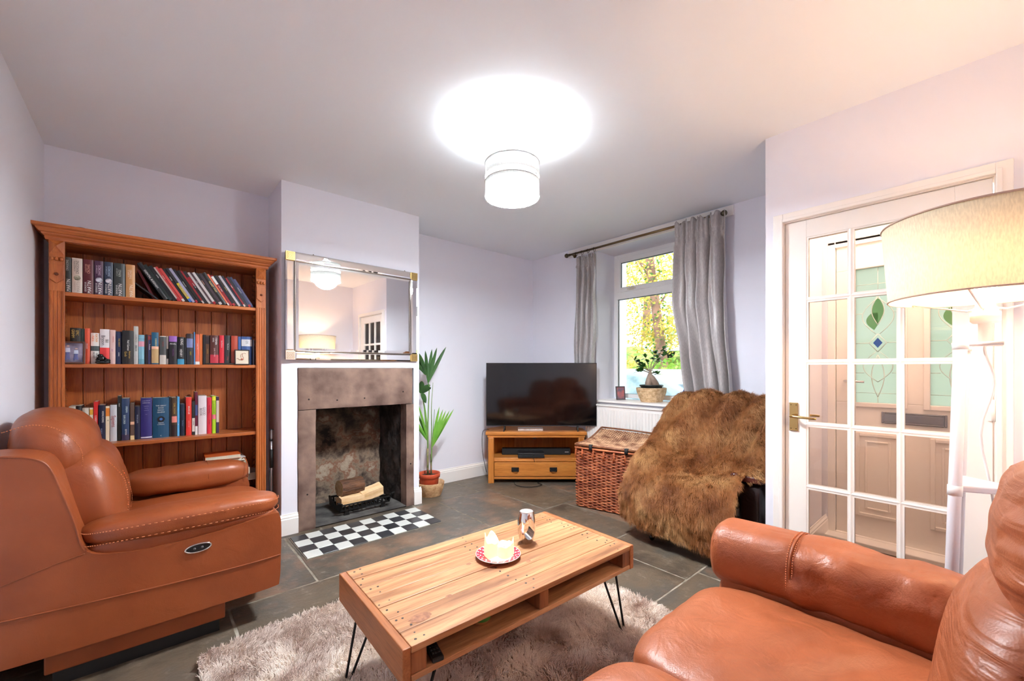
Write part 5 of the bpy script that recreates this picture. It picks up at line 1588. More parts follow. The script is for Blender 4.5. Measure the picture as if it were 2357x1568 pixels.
for x in (-.385, .37):
    g = G(); g.tube([(x + .006, .02, .06), (x + .004, .01, .04), (x - .002, -.026, .003)], [.010, .008, .006], 8); g.tube([(x + .006, .02, .06), (x + .01, .10, .004)], [.010, .006], 8); obj('foot', g, black_m, TV)
t = tag(thing('paper_box', '', ''), 'flat white printed box lying under the television screen', 'box'); t.location = cpos(.19, 4.33, .531); t.rotation_euler = (0, 0, ROT)
g = G(); g.box(-.13, .13, -.03, .05, 0, .026); obj('box_body', g, mat('white_card', S(222, 214, 206), .6), t, bevel=.002)
g = G(); g.box(-.12, .12, -.031, -.0302, .006, .020); obj('printed_strip', g, mat('grey_print', S(196, 180, 176), .6, col2=S(235, 230, 225), scale=50), t)
t = thing('soundbar', 'long black soundbar on the shelf of the television cabinet', 'soundbar', cpos(.255, 4.44, .2585), ROT)
g = G(); g.box(-.365, .365, -.04, .04, 0, .068); obj('body', g, mat('speaker_cloth', S(24, 24, 26), .8), t, bevel=.008, seg=3)
g = G(); g.box(.305, .345, -.0415, -.040, .028, .034); obj('badge', g, mat('grey_print2', S(170, 170, 172), .5), t)
t = thing('console', 'slim black games console sitting in front of the soundbar', 'console', cpos(.195, 4.235, .2585), ROT + .02)
g = G(); g.box(-.135, .135, 0, .15, .004, .028); obj('lower_body', g, black_m, t, bevel=.002)
g = G(); g.box(-.135, .135, .003, .15, .030, .050); obj('upper_body', g, mat('console_top', S(34, 34, 37), .3), t, bevel=.002)
g = G(); P = [catmull([(.02, .0, .025), (.02, -.025, .01), (.03, -.035, -.02), (.035, -.02, -.035)], i / 12) for i in range(13)]; g.tube(P, .0025, 6); obj('cable', g, black_m, t)
g = G(); P = [catmull([cpos(-.24, 4.30, .54), cpos(-.30, 4.28, .53), cpos(-.315, 4.33, .40), cpos(-.31, 4.40, .25), cpos(-.28, 4.5, .05)], i / 20) for i in range(21)]; g.tube(P, .003, 6)
tag(obj('aerial_cable', g, black_m), 'thin black cable hanging down beside the left edge of the television cabinet', 'cable')
g = G(); P = [catmull([cpos(.02, 4.35, .006), cpos(.03, 4.18, .006), cpos(.10, 4.10, .006), cpos(.22, 4.10, .006), cpos(.30, 4.17, .006), cpos(.26, 4.24, .006), cpos(.33, 4.35, .006)], i / 40) for i in range(41)]; g.tube(P, .004, 6)
tag(obj('floor_cable', g, black_m), 'loop of black cable on the floor below the cabinet drawer', 'cable')
for i, (r, dd) in enumerate(((.80, 4.32), (.86, 4.25))):
    pass

# ================================================================ WICKER HAMPER
wv = math.atan2(-0.972, 0.233)
HP = thing('wicker_hamper', 'large reddish brown wicker trunk with a sagging lid beside the fur covered chair', 'hamper', (2.748, 2.299, 0), wv)
wick = mat('red_willow', S(136, 62, 36), .5, col2=S(212, 126, 82), scale=9, stretch=(1, 1, 4), bump=.3, bscale=60, detail=6)
wick2 = mat('pale_willow', S(138, 86, 58), .55, col2=S(222, 176, 136), scale=14, bump=.3, bscale=60, detail=6)
darkw = mat('hamper_inside', S(40, 22, 14), .9)
Wd, Dp, Hh = .58, .55, .50
# local: x along the front, y into the depth (left of x is +y)
peri = [(0, 0), (Wd, 0), (Wd, Dp), (0, Dp)]
def perim_pts(stakes_front, stakes_side):
    P = []
    for k in range(stakes_front): P.append((Wd * k / stakes_front, 0, 0, -1))
    for k in range(stakes_side): P.append((Wd, Dp * k / stakes_side, 1, 0))
    for k in range(stakes_front): P.append((Wd * (1 - k / stakes_front), Dp, 0, 1))
    for k in range(stakes_side): P.append((0, Dp * (1 - k / stakes_side), -1, 0))
    return P
PP = perim_pts(14, 16)
g = G(); g.box(.012, Wd - .012, .012, Dp - .012, .006, Hh); obj('lining', g, darkw, HP)
rows = 40
random.seed(3)
for half in range(4):
    g = G()
    for r in range(half * 10, half * 10 + 10):
        z = .008 + (Hh - .02) * (r + .5) / rows
        pts = []
        n = len(PP)
        for k in range(n):
            x, y, nx, ny = PP[k]
            o = .0075 * (1 if (k + r) % 2 else -1)
            bulge = .012 * math.sin(PI * min(1, z / Hh))
            pts.append((x + nx * (o + bulge), y + ny * (o + bulge), z + random.uniform(-.001, .001)))
            x2, y2, nx2, ny2 = PP[(k + 1) % n]
            pts.append(((x + x2) / 2 + nx * bulge, (y + y2) / 2 + ny * bulge, z - .0012 + random.uniform(-.001, .001)))
        g.tube(pts, .0052, 6, closed=True)
    obj('woven_side', g, wick, HP, recalc=False)
for x in (.16, .25, .34, .43, .52, .06, -.0):
    g = G()
    for q in (-.004, .004):
        g.tube([(x + q, -.020, Hh - .005), (x + q, -.026, Hh - .05), (x + q * 1.2, -.022, Hh - .085)], .0024, 6)
    obj('lashing', g, mat('bright_willow', S(190, 96, 52), .5), HP)
g = G(); g.tube([(0, -.014, Hh + .003), (Wd + .01, -.014, Hh + .003)], .009, 8); g.tube([(-.014, 0, Hh + .003), (-.014, Dp, Hh + .003)], .009, 8); obj('body_rim', g, wick, HP)
def lidz(u, v):   # u along front, v depth
    return Hh + .030 + .055 * v + .0 - .060 * math.sin(PI * v) * (0.55 + .45 * math.sin(PI * min(1, u * 1.2))) + .02 * (1 - u) * v
g = G()
g.tube([(-.012, -.012, Hh + .028), (Wd + .012, -.012, Hh + .026)], .0095, 8)
g.tube([(-.012, Dp * k / 12, lidz(0, k / 12) + .004) for k in range(13)], .008, 8)
g.tube([(-.012, Dp + .01, lidz(0, 1) + .004), (Wd * .5, Dp + .02, lidz(.5, 1) + .006), (Wd + .05, Dp + .01, lidz(1, 1) - .002)], .008, 8)
lid = obj('lid_rim', g, mat('brown_cane', S(112, 62, 36), .45, col2=S(150, 96, 62), scale=20), HP)
g = G()
nr = 46
for r in range(nr):
    v = (r + .5) / nr * .97
    pts = []
    for k in range(31):
        u = k / 30
        o = .005 * (1 if (k + r) % 2 else -1)
        pts.append((Wd * u, Dp * v + .004 * noise.noise(Vector((u * 5, v * 9, 2))), lidz(u, v) + o))
    g.tube(pts, .0052, 6)
obj('woven_lid', g, wick2, HP, recalc=False)
g = G(); g.grid(lambda u, v: (Wd * u, Dp * v * .98, lidz(u, v) - .006), 10, 10); obj('lid_lining', g, darkw, HP)
for x in (.135, .44):
    g = G(); g.tube([(x, -.014, Hh - .006), (x, -.014, Hh + .040)], .017, 12, flat=1.0); obj('leather_strap', g, mat('strap_black', S(24, 24, 26), .7), HP)
g = G(); g.tube([(Wd * .93, Dp + .015, .60), (Wd * .99, Dp + .01, .60)], .013, 10); obj('hinge_binding', g, mat('strap_black', S(24, 24, 26), .7), HP)

# ================================================================ FUR COVERED CHAIR
dkl = leather('dark_leather', S(24, 12, 12), S(44, 22, 20), .3, .3)
FC = thing('leather_recliner', 'dark brown leather reclining chair almost hidden under the fur throw', 'armchair', (2.95, 1.27, 0))
def C(x, y, z): return (x - 2.95, y - 1.27, z)
def cush2(nm, c, h, k, m=dkl, n=14, rot=None):
    return cushion(nm, C(*c), h, k, m, FC, n, .002, 6, 1, None, rot)
cush2('seat_cushion', (2.80, 1.27, .36), (.25, .26, .10), 4)
cush2('back_cushion', (3.19, 1.27, .59), (.08, .33, .25), 4, rot=(0, .28, 0))
cush2('footrest', (2.56, 1.27, .29), (.045, .30, .16), 4)
for y, x_ in ((.935, 2.93), (1.565, 2.87)):
    cush2('arm_panel', (x_, y, .31), (.21 if y < 1 else .27, .075 if y < 1 else .055, .18), 6)
g = G(); g.rbox(C(2.93, .938, .505), (.225, .088, .030), 5, 12); obj('armrest', g, leather('maroon_arm', S(62, 28, 24), S(92, 46, 38), .25, .2), FC, smooth=True)
g = G(); g.ball(C(2.705, 1.015, .512), .024, 14, 10, sc3=(.6, 1.1, .9)); obj('arm_knob', g, mat('polished_dark', S(70, 36, 30), .12), FC)
g = G(); g.tube([C(2.59, 1.53, .062), C(2.59, 1.02, .062)], .016, 10); g.tube([C(2.59, 1.05, .05), C(3.1, 1.05, .05)], .016, 10); g.tube([C(2.59, 1.50, .05), C(3.1, 1.50, .05)], .016, 10); obj('metal_base', g, black_m, FC)
for x, y in ((2.585, 1.50), (2.52, 1.06), (3.1, 1.05), (3.1, 1.5)):
    g = G(); g.ball(C(x, y, .024), .024, 14, 8, sc3=(1, .7, 1)); g.tube([C(x, y, .03), C(x + .02, y, .06)], .012, 8); obj('castor', g, mat('castor_black', S(14, 14, 15), .15), FC)
ST_ = [  # stations across the chair: y, [(x, z) ...] from the rear hem over the back, seat and front to the hem
    (1.70, [(3.36, .60), (3.30, .82), (3.17, .86), (3.02, .72), (2.88, .60), (2.76, .52), (2.64, .46), (2.56, .37), (2.51, .27), (2.53, .15)]),
    (1.60, [(3.40, .62), (3.33, .90), (3.18, .95), (3.02, .80), (2.88, .69), (2.75, .63), (2.61, .565), (2.535, .45), (2.475, .29), (2.50, .125)]),
    (1.44, [(3.42, .62), (3.34, .93), (3.20, .965), (3.05, .80), (2.94, .62), (2.79, .545), (2.60, .50), (2.52, .44), (2.455, .29), (2.485, .12)]),
    (1.24, [(3.42, .62), (3.35, .93), (3.21, .965), (3.06, .80), (2.95, .60), (2.80, .50), (2.60, .475), (2.515, .43), (2.45, .28), (2.48, .115)]),
    (1.06, [(3.42, .62), (3.35, .92), (3.21, .955), (3.06, .81), (2.95, .63), (2.80, .53), (2.60, .47), (2.52, .41), (2.455, .27), (2.475, .10)]),
    (.955, [(3.42, .62), (3.35, .90), (3.22, .94), (3.08, .82), (2.97, .68), (2.84, .58), (2.63, .50), (2.55, .39), (2.49, .27), (2.50, .10)]),
]
def throw_pt(u, v):
    """u: across from the hamper side (0) to the porch side (1); v: rear hem to front hem"""
    cols = [catmull([(q[0], y, q[1]) for q in pr], v) for y, pr in ST_]
    p = Vector(catmull(cols, u))
    if v < .62:                              # long diagonal folds down the back
        p += Vector((-.6, 0, .6)).normalized() * (.034 * math.sin((u * 6.5 + v * 3.2) * 4.2) * math.sin(PI * min(1, v / .62)) * min(1, u * 3))
    p.x -= .02 * noise.noise(p * 4)
    p.z += .018 * noise.noise(p * 5 + Vector((3, 0, 0)))
    # sagging crease where the seat meets the front roll
    p.x += .03 * math.exp(-((v - .70 - .05 * math.sin(u * 7)) / .03) ** 2) * math.sin(PI * u)
    return p
TRW = thing('fur_throw', 'long-haired golden brown faux fur throw draped over the chair in the window corner', 'throw', (2.95, 1.27, 0))
g = G()
NU, NV = 60, 110
g.grid(lambda u, v: throw_pt(u, v) - Vector((2.95, 1.27, 0)), NU, NV)
furbase = mat('fur_backing', S(110, 66, 34), .95, col2=S(150, 100, 60), scale=5)
cl = obj('backing_cloth', g, furbase, TRW, smooth=True, recalc=False)
md = cl.modifiers.new('thick', 'SOLIDIFY'); md.thickness = .01; md.offset = 0
g = G(); g.grid(lambda u, v: (Vector(throw_pt(.98 + .02 * v, .12 + u * .50)) + Vector((0, -v * .10, -.03 * v * v))) - Vector((2.95, 1.27, 0)), 40, 8); obj('back_edge_cloth', g, furbase, TRW, smooth=True, recalc=False)
def fur_material():
    m = bpy.data.materials.new('golden_brown_fur')
    m.use_nodes = True
    nt = m.node_tree; N, Lk = nt.nodes, nt.links.new
    b = N['Principled BSDF']
    tc = N.new('ShaderNodeTexCoord')
    nz = N.new('ShaderNodeTexNoise'); nz.inputs['Scale'].default_value = 5; nz.inputs['Detail'].default_value = 4
    Lk(tc.outputs['Object'], nz.inputs['Vector'])
    cr = N.new('ShaderNodeValToRGB')
    e = cr.color_ramp.elements
    e[0].position, e[0].color = .34, S(138, 80, 42)
    e[1].position, e[1].color = .66, S(212, 164, 112)
    q = e.new(.5); q.color = S(180, 120, 72)
    Lk(nz.outputs['Fac'], cr.inputs[0])
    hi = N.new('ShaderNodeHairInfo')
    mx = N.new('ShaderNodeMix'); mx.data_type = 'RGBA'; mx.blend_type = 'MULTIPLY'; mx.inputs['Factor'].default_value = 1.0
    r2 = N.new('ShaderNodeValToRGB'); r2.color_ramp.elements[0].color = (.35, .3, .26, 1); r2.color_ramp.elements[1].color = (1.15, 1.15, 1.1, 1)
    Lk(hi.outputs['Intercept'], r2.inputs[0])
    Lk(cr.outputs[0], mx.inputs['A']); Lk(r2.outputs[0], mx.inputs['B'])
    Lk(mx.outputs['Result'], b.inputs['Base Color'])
    b.inputs['Roughness'].default_value = .42
    b.inputs['Specular IOR Level'].default_value = .35
    return m
random.seed(8)
def fur_strands(ptf, n, L0, comb):
    out = []
    for _ in range(n):
        u, v = random.random(), random.random()
        p = ptf(u, v); e = .004
        du = ptf(min(1, u + e), v) - ptf(max(0, u - e), v)
        dv = ptf(u, min(1, v + e)) - ptf(u, max(0, v - e))
        nn = du.cross(dv)
        if nn.length < 1e-9: continue
        nn.normalize()
        c = comb(p, u, v, nn, dv.normalized() if dv.length else Vector((0, 0, -1)))
        L_ = L0 * random.uniform(.7, 1.15)
        j = Vector((random.gauss(0, 1), random.gauss(0, 1), random.gauss(0, 1))) * .16
        cl_ = Vector((noise.noise(p * 28), noise.noise(p * 28 + Vector((9, 0, 0))), noise.noise(p * 28 + Vector((0, 9, 0))))) * .7
        d0 = (nn * .9 + c * .4 + j + cl_ * .6).normalized()
        d1 = (nn * .35 + c * .9 + j + cl_).normalized()
        o = Vector((2.95, 1.27, 0))
        out += [tuple(p - o), tuple(p + d0 * L_ * .4 - o), tuple(p + d0 * L_ * .4 + d1 * L_ * .35 - o), tuple(p + d0 * L_ * .4 + d1 * L_ * .75 + Vector((0, 0, -.003)) - o)]
    return out
nsgn = throw_pt(.5, .85)
du = throw_pt(.51, .85) - throw_pt(.49, .85); dv = throw_pt(.5, .86) - throw_pt(.5, .84)
SG = 1 if du.cross(dv).x < 0 else -1
def combf(p, u, v, nn, dv):
    return (dv + Vector((0, -.5, 0)) + Vector((0, 0, -.4))).normalized()
def pt2(u, v):
    return throw_pt(u, v)
st = fur_strands(lambda u, v: throw_pt(u if SG > 0 else 1 - u, v), 80000, .045, combf)
st += fur_strands(lambda u, v: Vector(throw_pt(.98 + .02 * (v if SG > 0 else 1 - v), .12 + u * .5)) + Vector((0, -(v if SG > 0 else 1 - v) * .10, -.03 * v * v)), 5000, .034, lambda *a: Vector((-.4, -.6, -.5)))
st += fur_strands(lambda u, v: Vector(throw_pt(.98 + .02 * (1 - v if SG > 0 else v), .12 + u * .5)) + Vector((0, -(1 - v if SG > 0 else v) * .10, -.03 * v * v)), 6000, .036, lambda *a: Vector((-.4, -.6, -.5)))
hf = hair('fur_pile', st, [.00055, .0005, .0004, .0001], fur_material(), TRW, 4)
hf['kind'] = 'stuff'

# ================================================================ RADIATOR, CURTAINS
RD = thing('radiator', 'white panel radiator under the window', 'radiator', (3.47, 2.18, 0))
g = G(); y0, y1 = -.60, .585
g.box(-.01, .01, y0, y1, .16, .80)
for k in range(35):
    y = y0 + .018 + k * .0335
    g.prism([(-.01, y), (-.018, y + .005), (-.018, y + .017), (-.01, y + .022)], .20, .765, 'xy')
obj('panel', g, trim_m, RD, bevel=.002)
g = G(); g.box(-.022, .045, y0 - .004, y1 + .004, .795, .812); g.box(-.022, .045, y0 - .006, y0, .16, .81); g.box(-.022, .045, y1, y1 + .006, .16, .81); obj('top_grille', g, trim_m, RD, bevel=.003)
for y in (y0 + .05, y1 - .05):
    g = G(); g.tube([(.02, y, .20), (.02, y, .0)], .008, 10); obj('pipe', g, trim_m, RD)
CP = thing('curtain_pole', 'bronze curtain pole with a ball finial above the window', 'curtain pole', (3.455, 2.2, 2.418))
bronze = mat('bronze_pole', S(120, 98, 70), .28, .9)
g = G(); g.tube([(0, .80, 0), (0, -.80, 0)], .011, 14); obj('rod', g, bronze, CP)
for y in (.835, -.825):
    g = G(); g.ball((0, y, 0), .024, 18, 12); g.tube([(0, y - .02 * (1 if y > 0 else -1), 0), (0, y - .045 * (1 if y > 0 else -1), 0)], .014, 12); obj('finial', g, mat('bronze_dark', S(92, 84, 66), .35, .8), CP)
for y in (.77, -.77):
    g = G(); g.tube([(0, y, 0), (.05, y, -.004), (.064, y, -.004)], .007, 8); g.tube([(.058, y, -.004), (.064, y, -.004)], .022, 16); obj('bracket', g, bronze, CP)
silver_fabric = mat('silver_grey_satin', S(160, 154, 153), .36, col2=S(184, 178, 176), scale=260, stretch=(1, 1, .15), bump=.15, bscale=300, sheen=.3, spec=.6)
for y in (.70, .62, .54, .46, -.47, -.53, -.59, -.65, -.70, -.75):
    g = G(); g.tube([(.019 * math.sin(a * PI / 8), y + .002 * math.sin(a), .019 * math.cos(a * PI / 8) - .008) for a in range(16)], .0022, 6, closed=True); g.tube([(0, y, -.028), (.0, y, -.045)], .0015, 6)
    obj('curtain_ring', g, mat('ring_dark', S(60, 54, 46), .35, .8), CP)
def curtain(name, label, ytops, ymid, ybot, zt, zb, nf, amp, seed, zm=1.55, header=True, xo=0.0):
    C_ = thing(name, label, 'curtain', (3.43, (ytops[0] + ytops[1]) / 2, zt), 0, 'grey curtains at the window')
    o = Vector((3.43, (ytops[0] + ytops[1]) / 2, zt))
    g = G()
    def fn(s, w):
        z = zt + (zb - zt) * w
        f = min(1, w / ((zt - zm) / (zt - zb))) if zt > zm else 1
        if z > zm:
            f = (zt - z) / (zt - zm); f = f * f * (3 - 2 * f)
            a, b = [t_ + (m_ - t_) * f for t_, m_ in zip(ytops, ymid)]
        else:
            f = (zm - z) / (zm - zb)
            a, b = [m_ + (b_ - m_) * f for m_, b_ in zip(ymid, ybot)]
        am = amp * (.55 + .45 * min(1, w * 4))
        if w < .09: am = amp * .5
        ph = 1.2 * noise.noise(Vector((s * 2, z * 1.1, seed)))
        x = am * (math.sin(s * nf * 2 * PI + ph * 1.6 + seed) + .35 * math.sin(s * nf * 4.3 * PI + seed * 2 + z * 1.4))
        x += .016 * noise.noise(Vector((s * 5, z * 3.2, seed + 4)))
        y = a + (b - a) * s + .012 * math.sin(s * nf * 2 * PI + PI / 2 + ph) + .008 * noise.noise(Vector((s * 3, z * 4, seed + 9)))
        if w < .085:
            x += .010 * math.sin(s * nf * 9 * PI + 3 * w)
            if .05 < w < .075: x *= .6
        return Vector((3.43 + xo + x, y, z + (.018 * math.sin(s * nf * 5 * PI) if w < .02 else 0))) - o
    g.grid(fn, nf * 26, 90)
    c_ = obj('drape', g, silver_fabric, C_, smooth=True, recalc=False)
    md = c_.modifiers.new('thick', 'SOLIDIFY'); md.thickness = .0025
    g = G()
    g.grid(lambda s, w: fn(s, .058 + .012 * w) + Vector((-.004, 0, 0)), nf * 26, 2)
    obj('heading_tape', g, silver_fabric, C_, smooth=True, recalc=False)
    return C_
curtain('curtain', 'narrow bunched grey curtain left of the window, falling behind the television', (2.905, 2.650), (2.925, 2.650), (2.94, 2.70), 2.365, .95, 4, .024, 1.3, 1.5, xo=.036)
curtain('curtain', 'wider crumpled grey curtain right of the window, falling behind the fur throw', (1.750, 1.340), (1.752, 1.345), (1.56, 1.26), 2.425, .35, 4, .052, 4.1, 1.72)

# ================================================================ ON THE WINDOW SILL
SZ = WZ0 + .0005
pale_grass = mat('pale_seagrass', S(196, 158, 116), .85, col2=S(232, 204, 166), scale=40, bump=.8, bscale=100, bdist=.003)
basket('seagrass_basket', 'pale seagrass basket on the window sill holding the bonsai pot', (3.70, 2.155, SZ), .098, .142, .135, rows=14, m=pale_grass)
BN = thing('bonsai_fig', 'small ficus bonsai with a swollen trunk in a black pot on the window sill', 'plant', (3.70, 2.155, SZ + .014))
g = G(); g.lathe([(.001, 0), (.085, 0), (.100, .135), (.112, .138), (.112, .152), (.104, .152), (.100, .13)], n=40); obj('pot', g, mat('black_pot', S(34, 40, 38), .45), BN)
g = G(); g.grid(lambda u, v: (.101 * v * math.cos(2 * PI * u), .101 * v * math.sin(2 * PI * u), .138), 24, 3, cu=True); obj('soil', g, soil, BN)
barkf = mat('ficus_bark', S(150, 128, 112), .7, col2=S(190, 168, 150), scale=8, bump=.3)
g = G()
def rs(r, z, f=0.): return tuple(Rv * r + Fv * f + Vector((0, 0, z)))
g.tube([rs(-.03, .125), rs(-.028, .17), rs(-.022, .215), rs(-.018, .25), rs(-.01, .275)], [.030, .034, .026, .018, .013], 16)
g.tube([rs(.062, .128), rs(.035, .165), rs(.005, .215), rs(-.012, .25), rs(-.014, .28)], [.026, .036, .032, .020, .013], 16)
obj('trunk', g, barkf, BN, smooth=True)
br = [[rs(-.012, .27), rs(-.04, .31), rs(-.09, .35), rs(-.14, .38)], [rs(-.012, .27), rs(-.03, .34), rs(-.05, .40), rs(-.07, .45)], [rs(-.01, .27), rs(.02, .34), rs(.06, .41), rs(.09, .47), rs(.13, .51)], [rs(-.01, .28), rs(.0, .36), rs(.03, .42), rs(.04, .48)], [rs(-.01, .26), rs(.03, .27), rs(.07, .255)], [rs(-.012, .28), rs(-.06, .31), rs(-.13, .35), rs(-.19, .43)], [rs(-.02, .27), rs(-.08, .29), rs(-.13, .28)], [rs(-.01, .28), rs(.04, .35), rs(.10, .42), rs(.17, .46)]]
random.seed(21)
figleaf = mat('ficus_leaf', S(44, 96, 44), .25, col2=S(92, 150, 70), scale=12)
for b_ in br:
    g = G(); P = [catmull(b_, i / 10) for i in range(11)]; g.tube(P, [.006 - .0004 * i for i in range(11)], 6); bo = obj('branch', g, barkf, BN)
    g = G()
    for i in range(17):
        f = random.uniform(.45, 1.0)
        p = Vector(catmull(b_, f)); d = Vector((random.uniform(-1, 1), random.uniform(-1, 1), random.uniform(-.2, .9)))
        blade(g, p, d, random.uniform(.045, .068), random.uniform(.028, .038), .2, 5, fold=.15)
    obj('leaf_cluster', g, figleaf, bo, recalc=False)
t, pc = photo_frame('photo_frame', 'small dark picture frame at the left end of the window sill', 'photo frame', (3.70, 2.50, SZ), .105, .142, .010, mat('grey_frame', S(80, 78, 80), .5), mat('blurred_photo', S(110, 104, 120), .5, col2=S(214, 120, 110), scale=14), rx=-.12, rz=ROT + .25)
t = thing('tablet', 'slim blue edged tablet leaning against the window reveal behind the curtain', 'tablet', (3.62, 1.80, SZ))
t.rotation_euler = (0, 0, 0)
t.rotation_euler = (.42, 0, ROT + .35)
t.rotation_euler = (math.radians(0), math.radians(28), ROT + .15)
g = G(); g.box(0, .010, -.09, .09, 0, .20); obj('tablet_body', g, black_m, t, bevel=.002)
g = G(); g.box(-.004, -.0005, -.09, .09, .0, .20); obj('tablet_cover', g, mat('blue_edge', S(40, 70, 150), .3), t, bevel=.001)

# ================================================================ COFFEE TABLE
TB = thing('coffee_table', 'low reclaimed pallet wood coffee table on black hairpin legs in front of the sofa', 'table', (1.067, 1.310, 0), -.030)
pal = [wood('pallet_wood_%s' % w_, S(134, 86, 52), S(182, 128, 86), S(210, 160, 114), 'x', 1.0, .5, .85, .08, s_) for w_, s_ in (('one', 0), ('two', 3.1), ('three', 7.7))]
pal_e = wood('pallet_wood_side', S(146, 86, 46), S(166, 102, 58), S(180, 116, 72), 'y', 1.0, .5, .6, .08, 1.2)
dark_end = wood('pallet_dark_block', S(112, 64, 36), S(142, 84, 48), S(160, 100, 60), 'z', 1.0, .5, .5, .05, 4.0)
TL, TWD, zt_, zb_ = 1.078, .556, .400, .300
bw_ = (TWD) / 7
for i in range(7):
    y0 = -TWD / 2 + i * bw_
    g = G()
    nx = 30
    L0, L1 = -TL / 2 + .026, TL / 2 - .026
    g.box(L0, L1, y0 + .0008, y0 + bw_ - .0008, zt_ - .020, zt_ - .0006 * (i % 3))
    o = obj('top_plank', g, pal[i % 3], TB, bevel=.0022)
for s in (-1, 1):
    g = G(); a = sorted((s * TL / 2, s * (TL / 2 - .025))); g.box(a[0], a[1], -TWD / 2, TWD / 2, zb_ - .002, zt_); obj('end_board', g, pal_e, TB, bevel=.003)
    g = G(); a = sorted((s * (TL / 2 - .026), s * (TL / 2 - .075))); g.box(a[0], a[1], -TWD / 2 + .004, TWD / 2 - .004, zb_ + .018, zt_ - .021); obj('end_block', g, dark_end, TB, bevel=.002)
g = G(); g.box(-.022, .022, -TWD / 2 + .004, TWD / 2 - .004, zb_ + .018, zt_ - .021); obj('middle_block', g, dark_end, TB, bevel=.002)
for i in range(4):
    y0 = -TWD / 2 + i * TWD / 4
    g = G(); g.box(-TL / 2 + .026, TL / 2 - .026, y0 + .001, y0 + TWD / 4 - .001, zb_, zb_ + .017); obj('lower_plank', g, pal[(i + 1) % 3], TB, bevel=.002)
random.seed(5)
nailm = mat('nail_stain', S(58, 46, 42), .6)
g = G()
for xs_ in (-TL / 2 + .045, -TL / 2 + .068, -.05, .0, TL / 2 - .06, TL / 2 - .085):
    for i in range(7):
        for q in (.25, .72):
            if random.random() < .72:
                x, y = xs_ + random.uniform(-.010, .010), -TWD / 2 + (i + q) * bw_ + random.uniform(-.006, .006)
                g.tube([(x, y, zt_ - .002), (x, y, zt_ + .0003)], random.uniform(.0028, .0045), 10)
nl = obj('nail_head', g, nailm, TB); nl['kind'] = 'stuff'
for (x, y, rx_, ry_) in ((-.43, -.17, .035, .022), (-.30, -.12, .012, .008), (.24, .02, .014, .008), (.08, -.10, .010, .008), (-.12, .03, .011, .008), (-.40, .12, .008, .006)):
    g = G(); vs = [g.v((x + rx_ * math.cos(a * PI / 10) * (1 + .2 * math.sin(a * 3)), y + ry_ * math.sin(a * PI / 10), zt_ + .0004)) for a in range(20)]
    g.f(vs); obj('knot_mark', g, mat('knot_brown', S(128, 78, 52), .55, col2=S(166, 110, 74), scale=60), TB)
for sx in (-1, 1):
    for sy in (-1, 1):
        g = G()
        cx, cy = sx * (TL / 2 - .10), sy * (TWD / 2 - .06)
        fx_, fy_ = cx + sx * .075, cy + sy * .02
        g.box(cx - .05, cx + .05, cy - .035, cy + .035, zb_ - .005, zb_ - .0002)
        g.tube([(cx - .045, cy, zb_ - .004), (fx_ - .012, fy_, .022), (fx_, fy_, .009), (fx_ + .010, fy_, .022), (cx + .045, cy, zb_ - .004)], .0048, 8)
        obj('hairpin_leg', g, blackmetal_m, TB)
# polka dot plate with melted candles
PLX, PLY = 1.075, 1.315
t = thing('polka_dot_plate', 'small red plate with white dots under the melted candles on the coffee table', 'plate', (PLX, PLY, .4005))
g = G(); g.lathe([(.001, 0), (.050, 0), (.052, .002), (.068, .006), (.090, .014), (.091, .016), (.088, .0165), (.066, .009), (.05, .006), (.001, .006)], n=64)
obj('dish', g, [mat('red_glaze', S(214, 60, 74), .2)], t)
g = G(); g.tube([(.0905 * math.cos(a * PI / 32), .0905 * math.sin(a * PI / 32), .0152) for a in range(64)], .0014, 6, closed=True); obj('white_rim', g, trim_m, t)
g = G()
for rr, nn_, of in ((.0835, 22, 0), (.073, 18, .5), (.062, 14, 0)):
    for k in range(nn_):
        a = 2 * PI * (k + of) / nn_
        zz = .0095 + (rr - .066) * (.0165 - .009) / .022
        c0 = Vector((rr * math.cos(a), rr * math.sin(a), zz + .0006))
        ta = Vector((-math.sin(a), math.cos(a), 0)); tb = Vector((math.cos(a), math.sin(a), .34)).normalized()
        g.f([g.v(c0 + ta * .0038 * math.cos(q * PI / 5) + tb * .0038 * math.sin(q * PI / 5)) for q in range(10)])
dt = obj('white_dots', g, trim_m, t, recalc=False)
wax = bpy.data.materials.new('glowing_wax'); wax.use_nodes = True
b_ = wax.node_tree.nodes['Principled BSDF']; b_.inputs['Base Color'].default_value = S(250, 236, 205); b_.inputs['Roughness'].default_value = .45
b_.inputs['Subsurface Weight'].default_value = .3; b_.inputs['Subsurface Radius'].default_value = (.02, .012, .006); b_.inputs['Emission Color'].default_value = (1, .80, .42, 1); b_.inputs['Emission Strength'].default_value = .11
wick_m = mat('wick', S(60, 50, 40), .9)
random.seed(2)
def candle(loc, r, h, seed, label, peaks):
    t = thing('candle', label, 'candle', loc, 0, 'melted candles on the dotted plate')
    g = G()
    def fn(u, v):
        a = 2 * PI * u
        ed = h * (.62 + sum(pk * math.exp(-(((a - pa + PI) % (2 * PI) - PI) / .55) ** 2) for pa, pk in peaks)) * (1 + .06 * math.sin(a * 5 + seed))
        if v < .55:
            f = v / .55; rr = r * (1 + .10 * (1 - f) ** 2 + .06 * noise.noise(Vector((a * 1.5, f * 3, seed)))); z = ed * f
        elif v < .65:
            rr = r * (.97 - .6 * (v - .55)); z = ed + .001
        else:
            f = (v - .65) / .35; rr = r * .88 * (1 - f) + .0005; z = ed - (ed - h * .42) * min(1, f * 2.2)
        return (rr * math.cos(a), rr * math.sin(a), z)
    g.grid(fn, 48, 30, cu=True)
    obj('wax_body', g, wax, t, smooth=True)
    g = G(); g.tube([(0, 0, h * .40), (.001, 0, h * .52)], .0012, 6); obj('wick', g, wick_m, t)
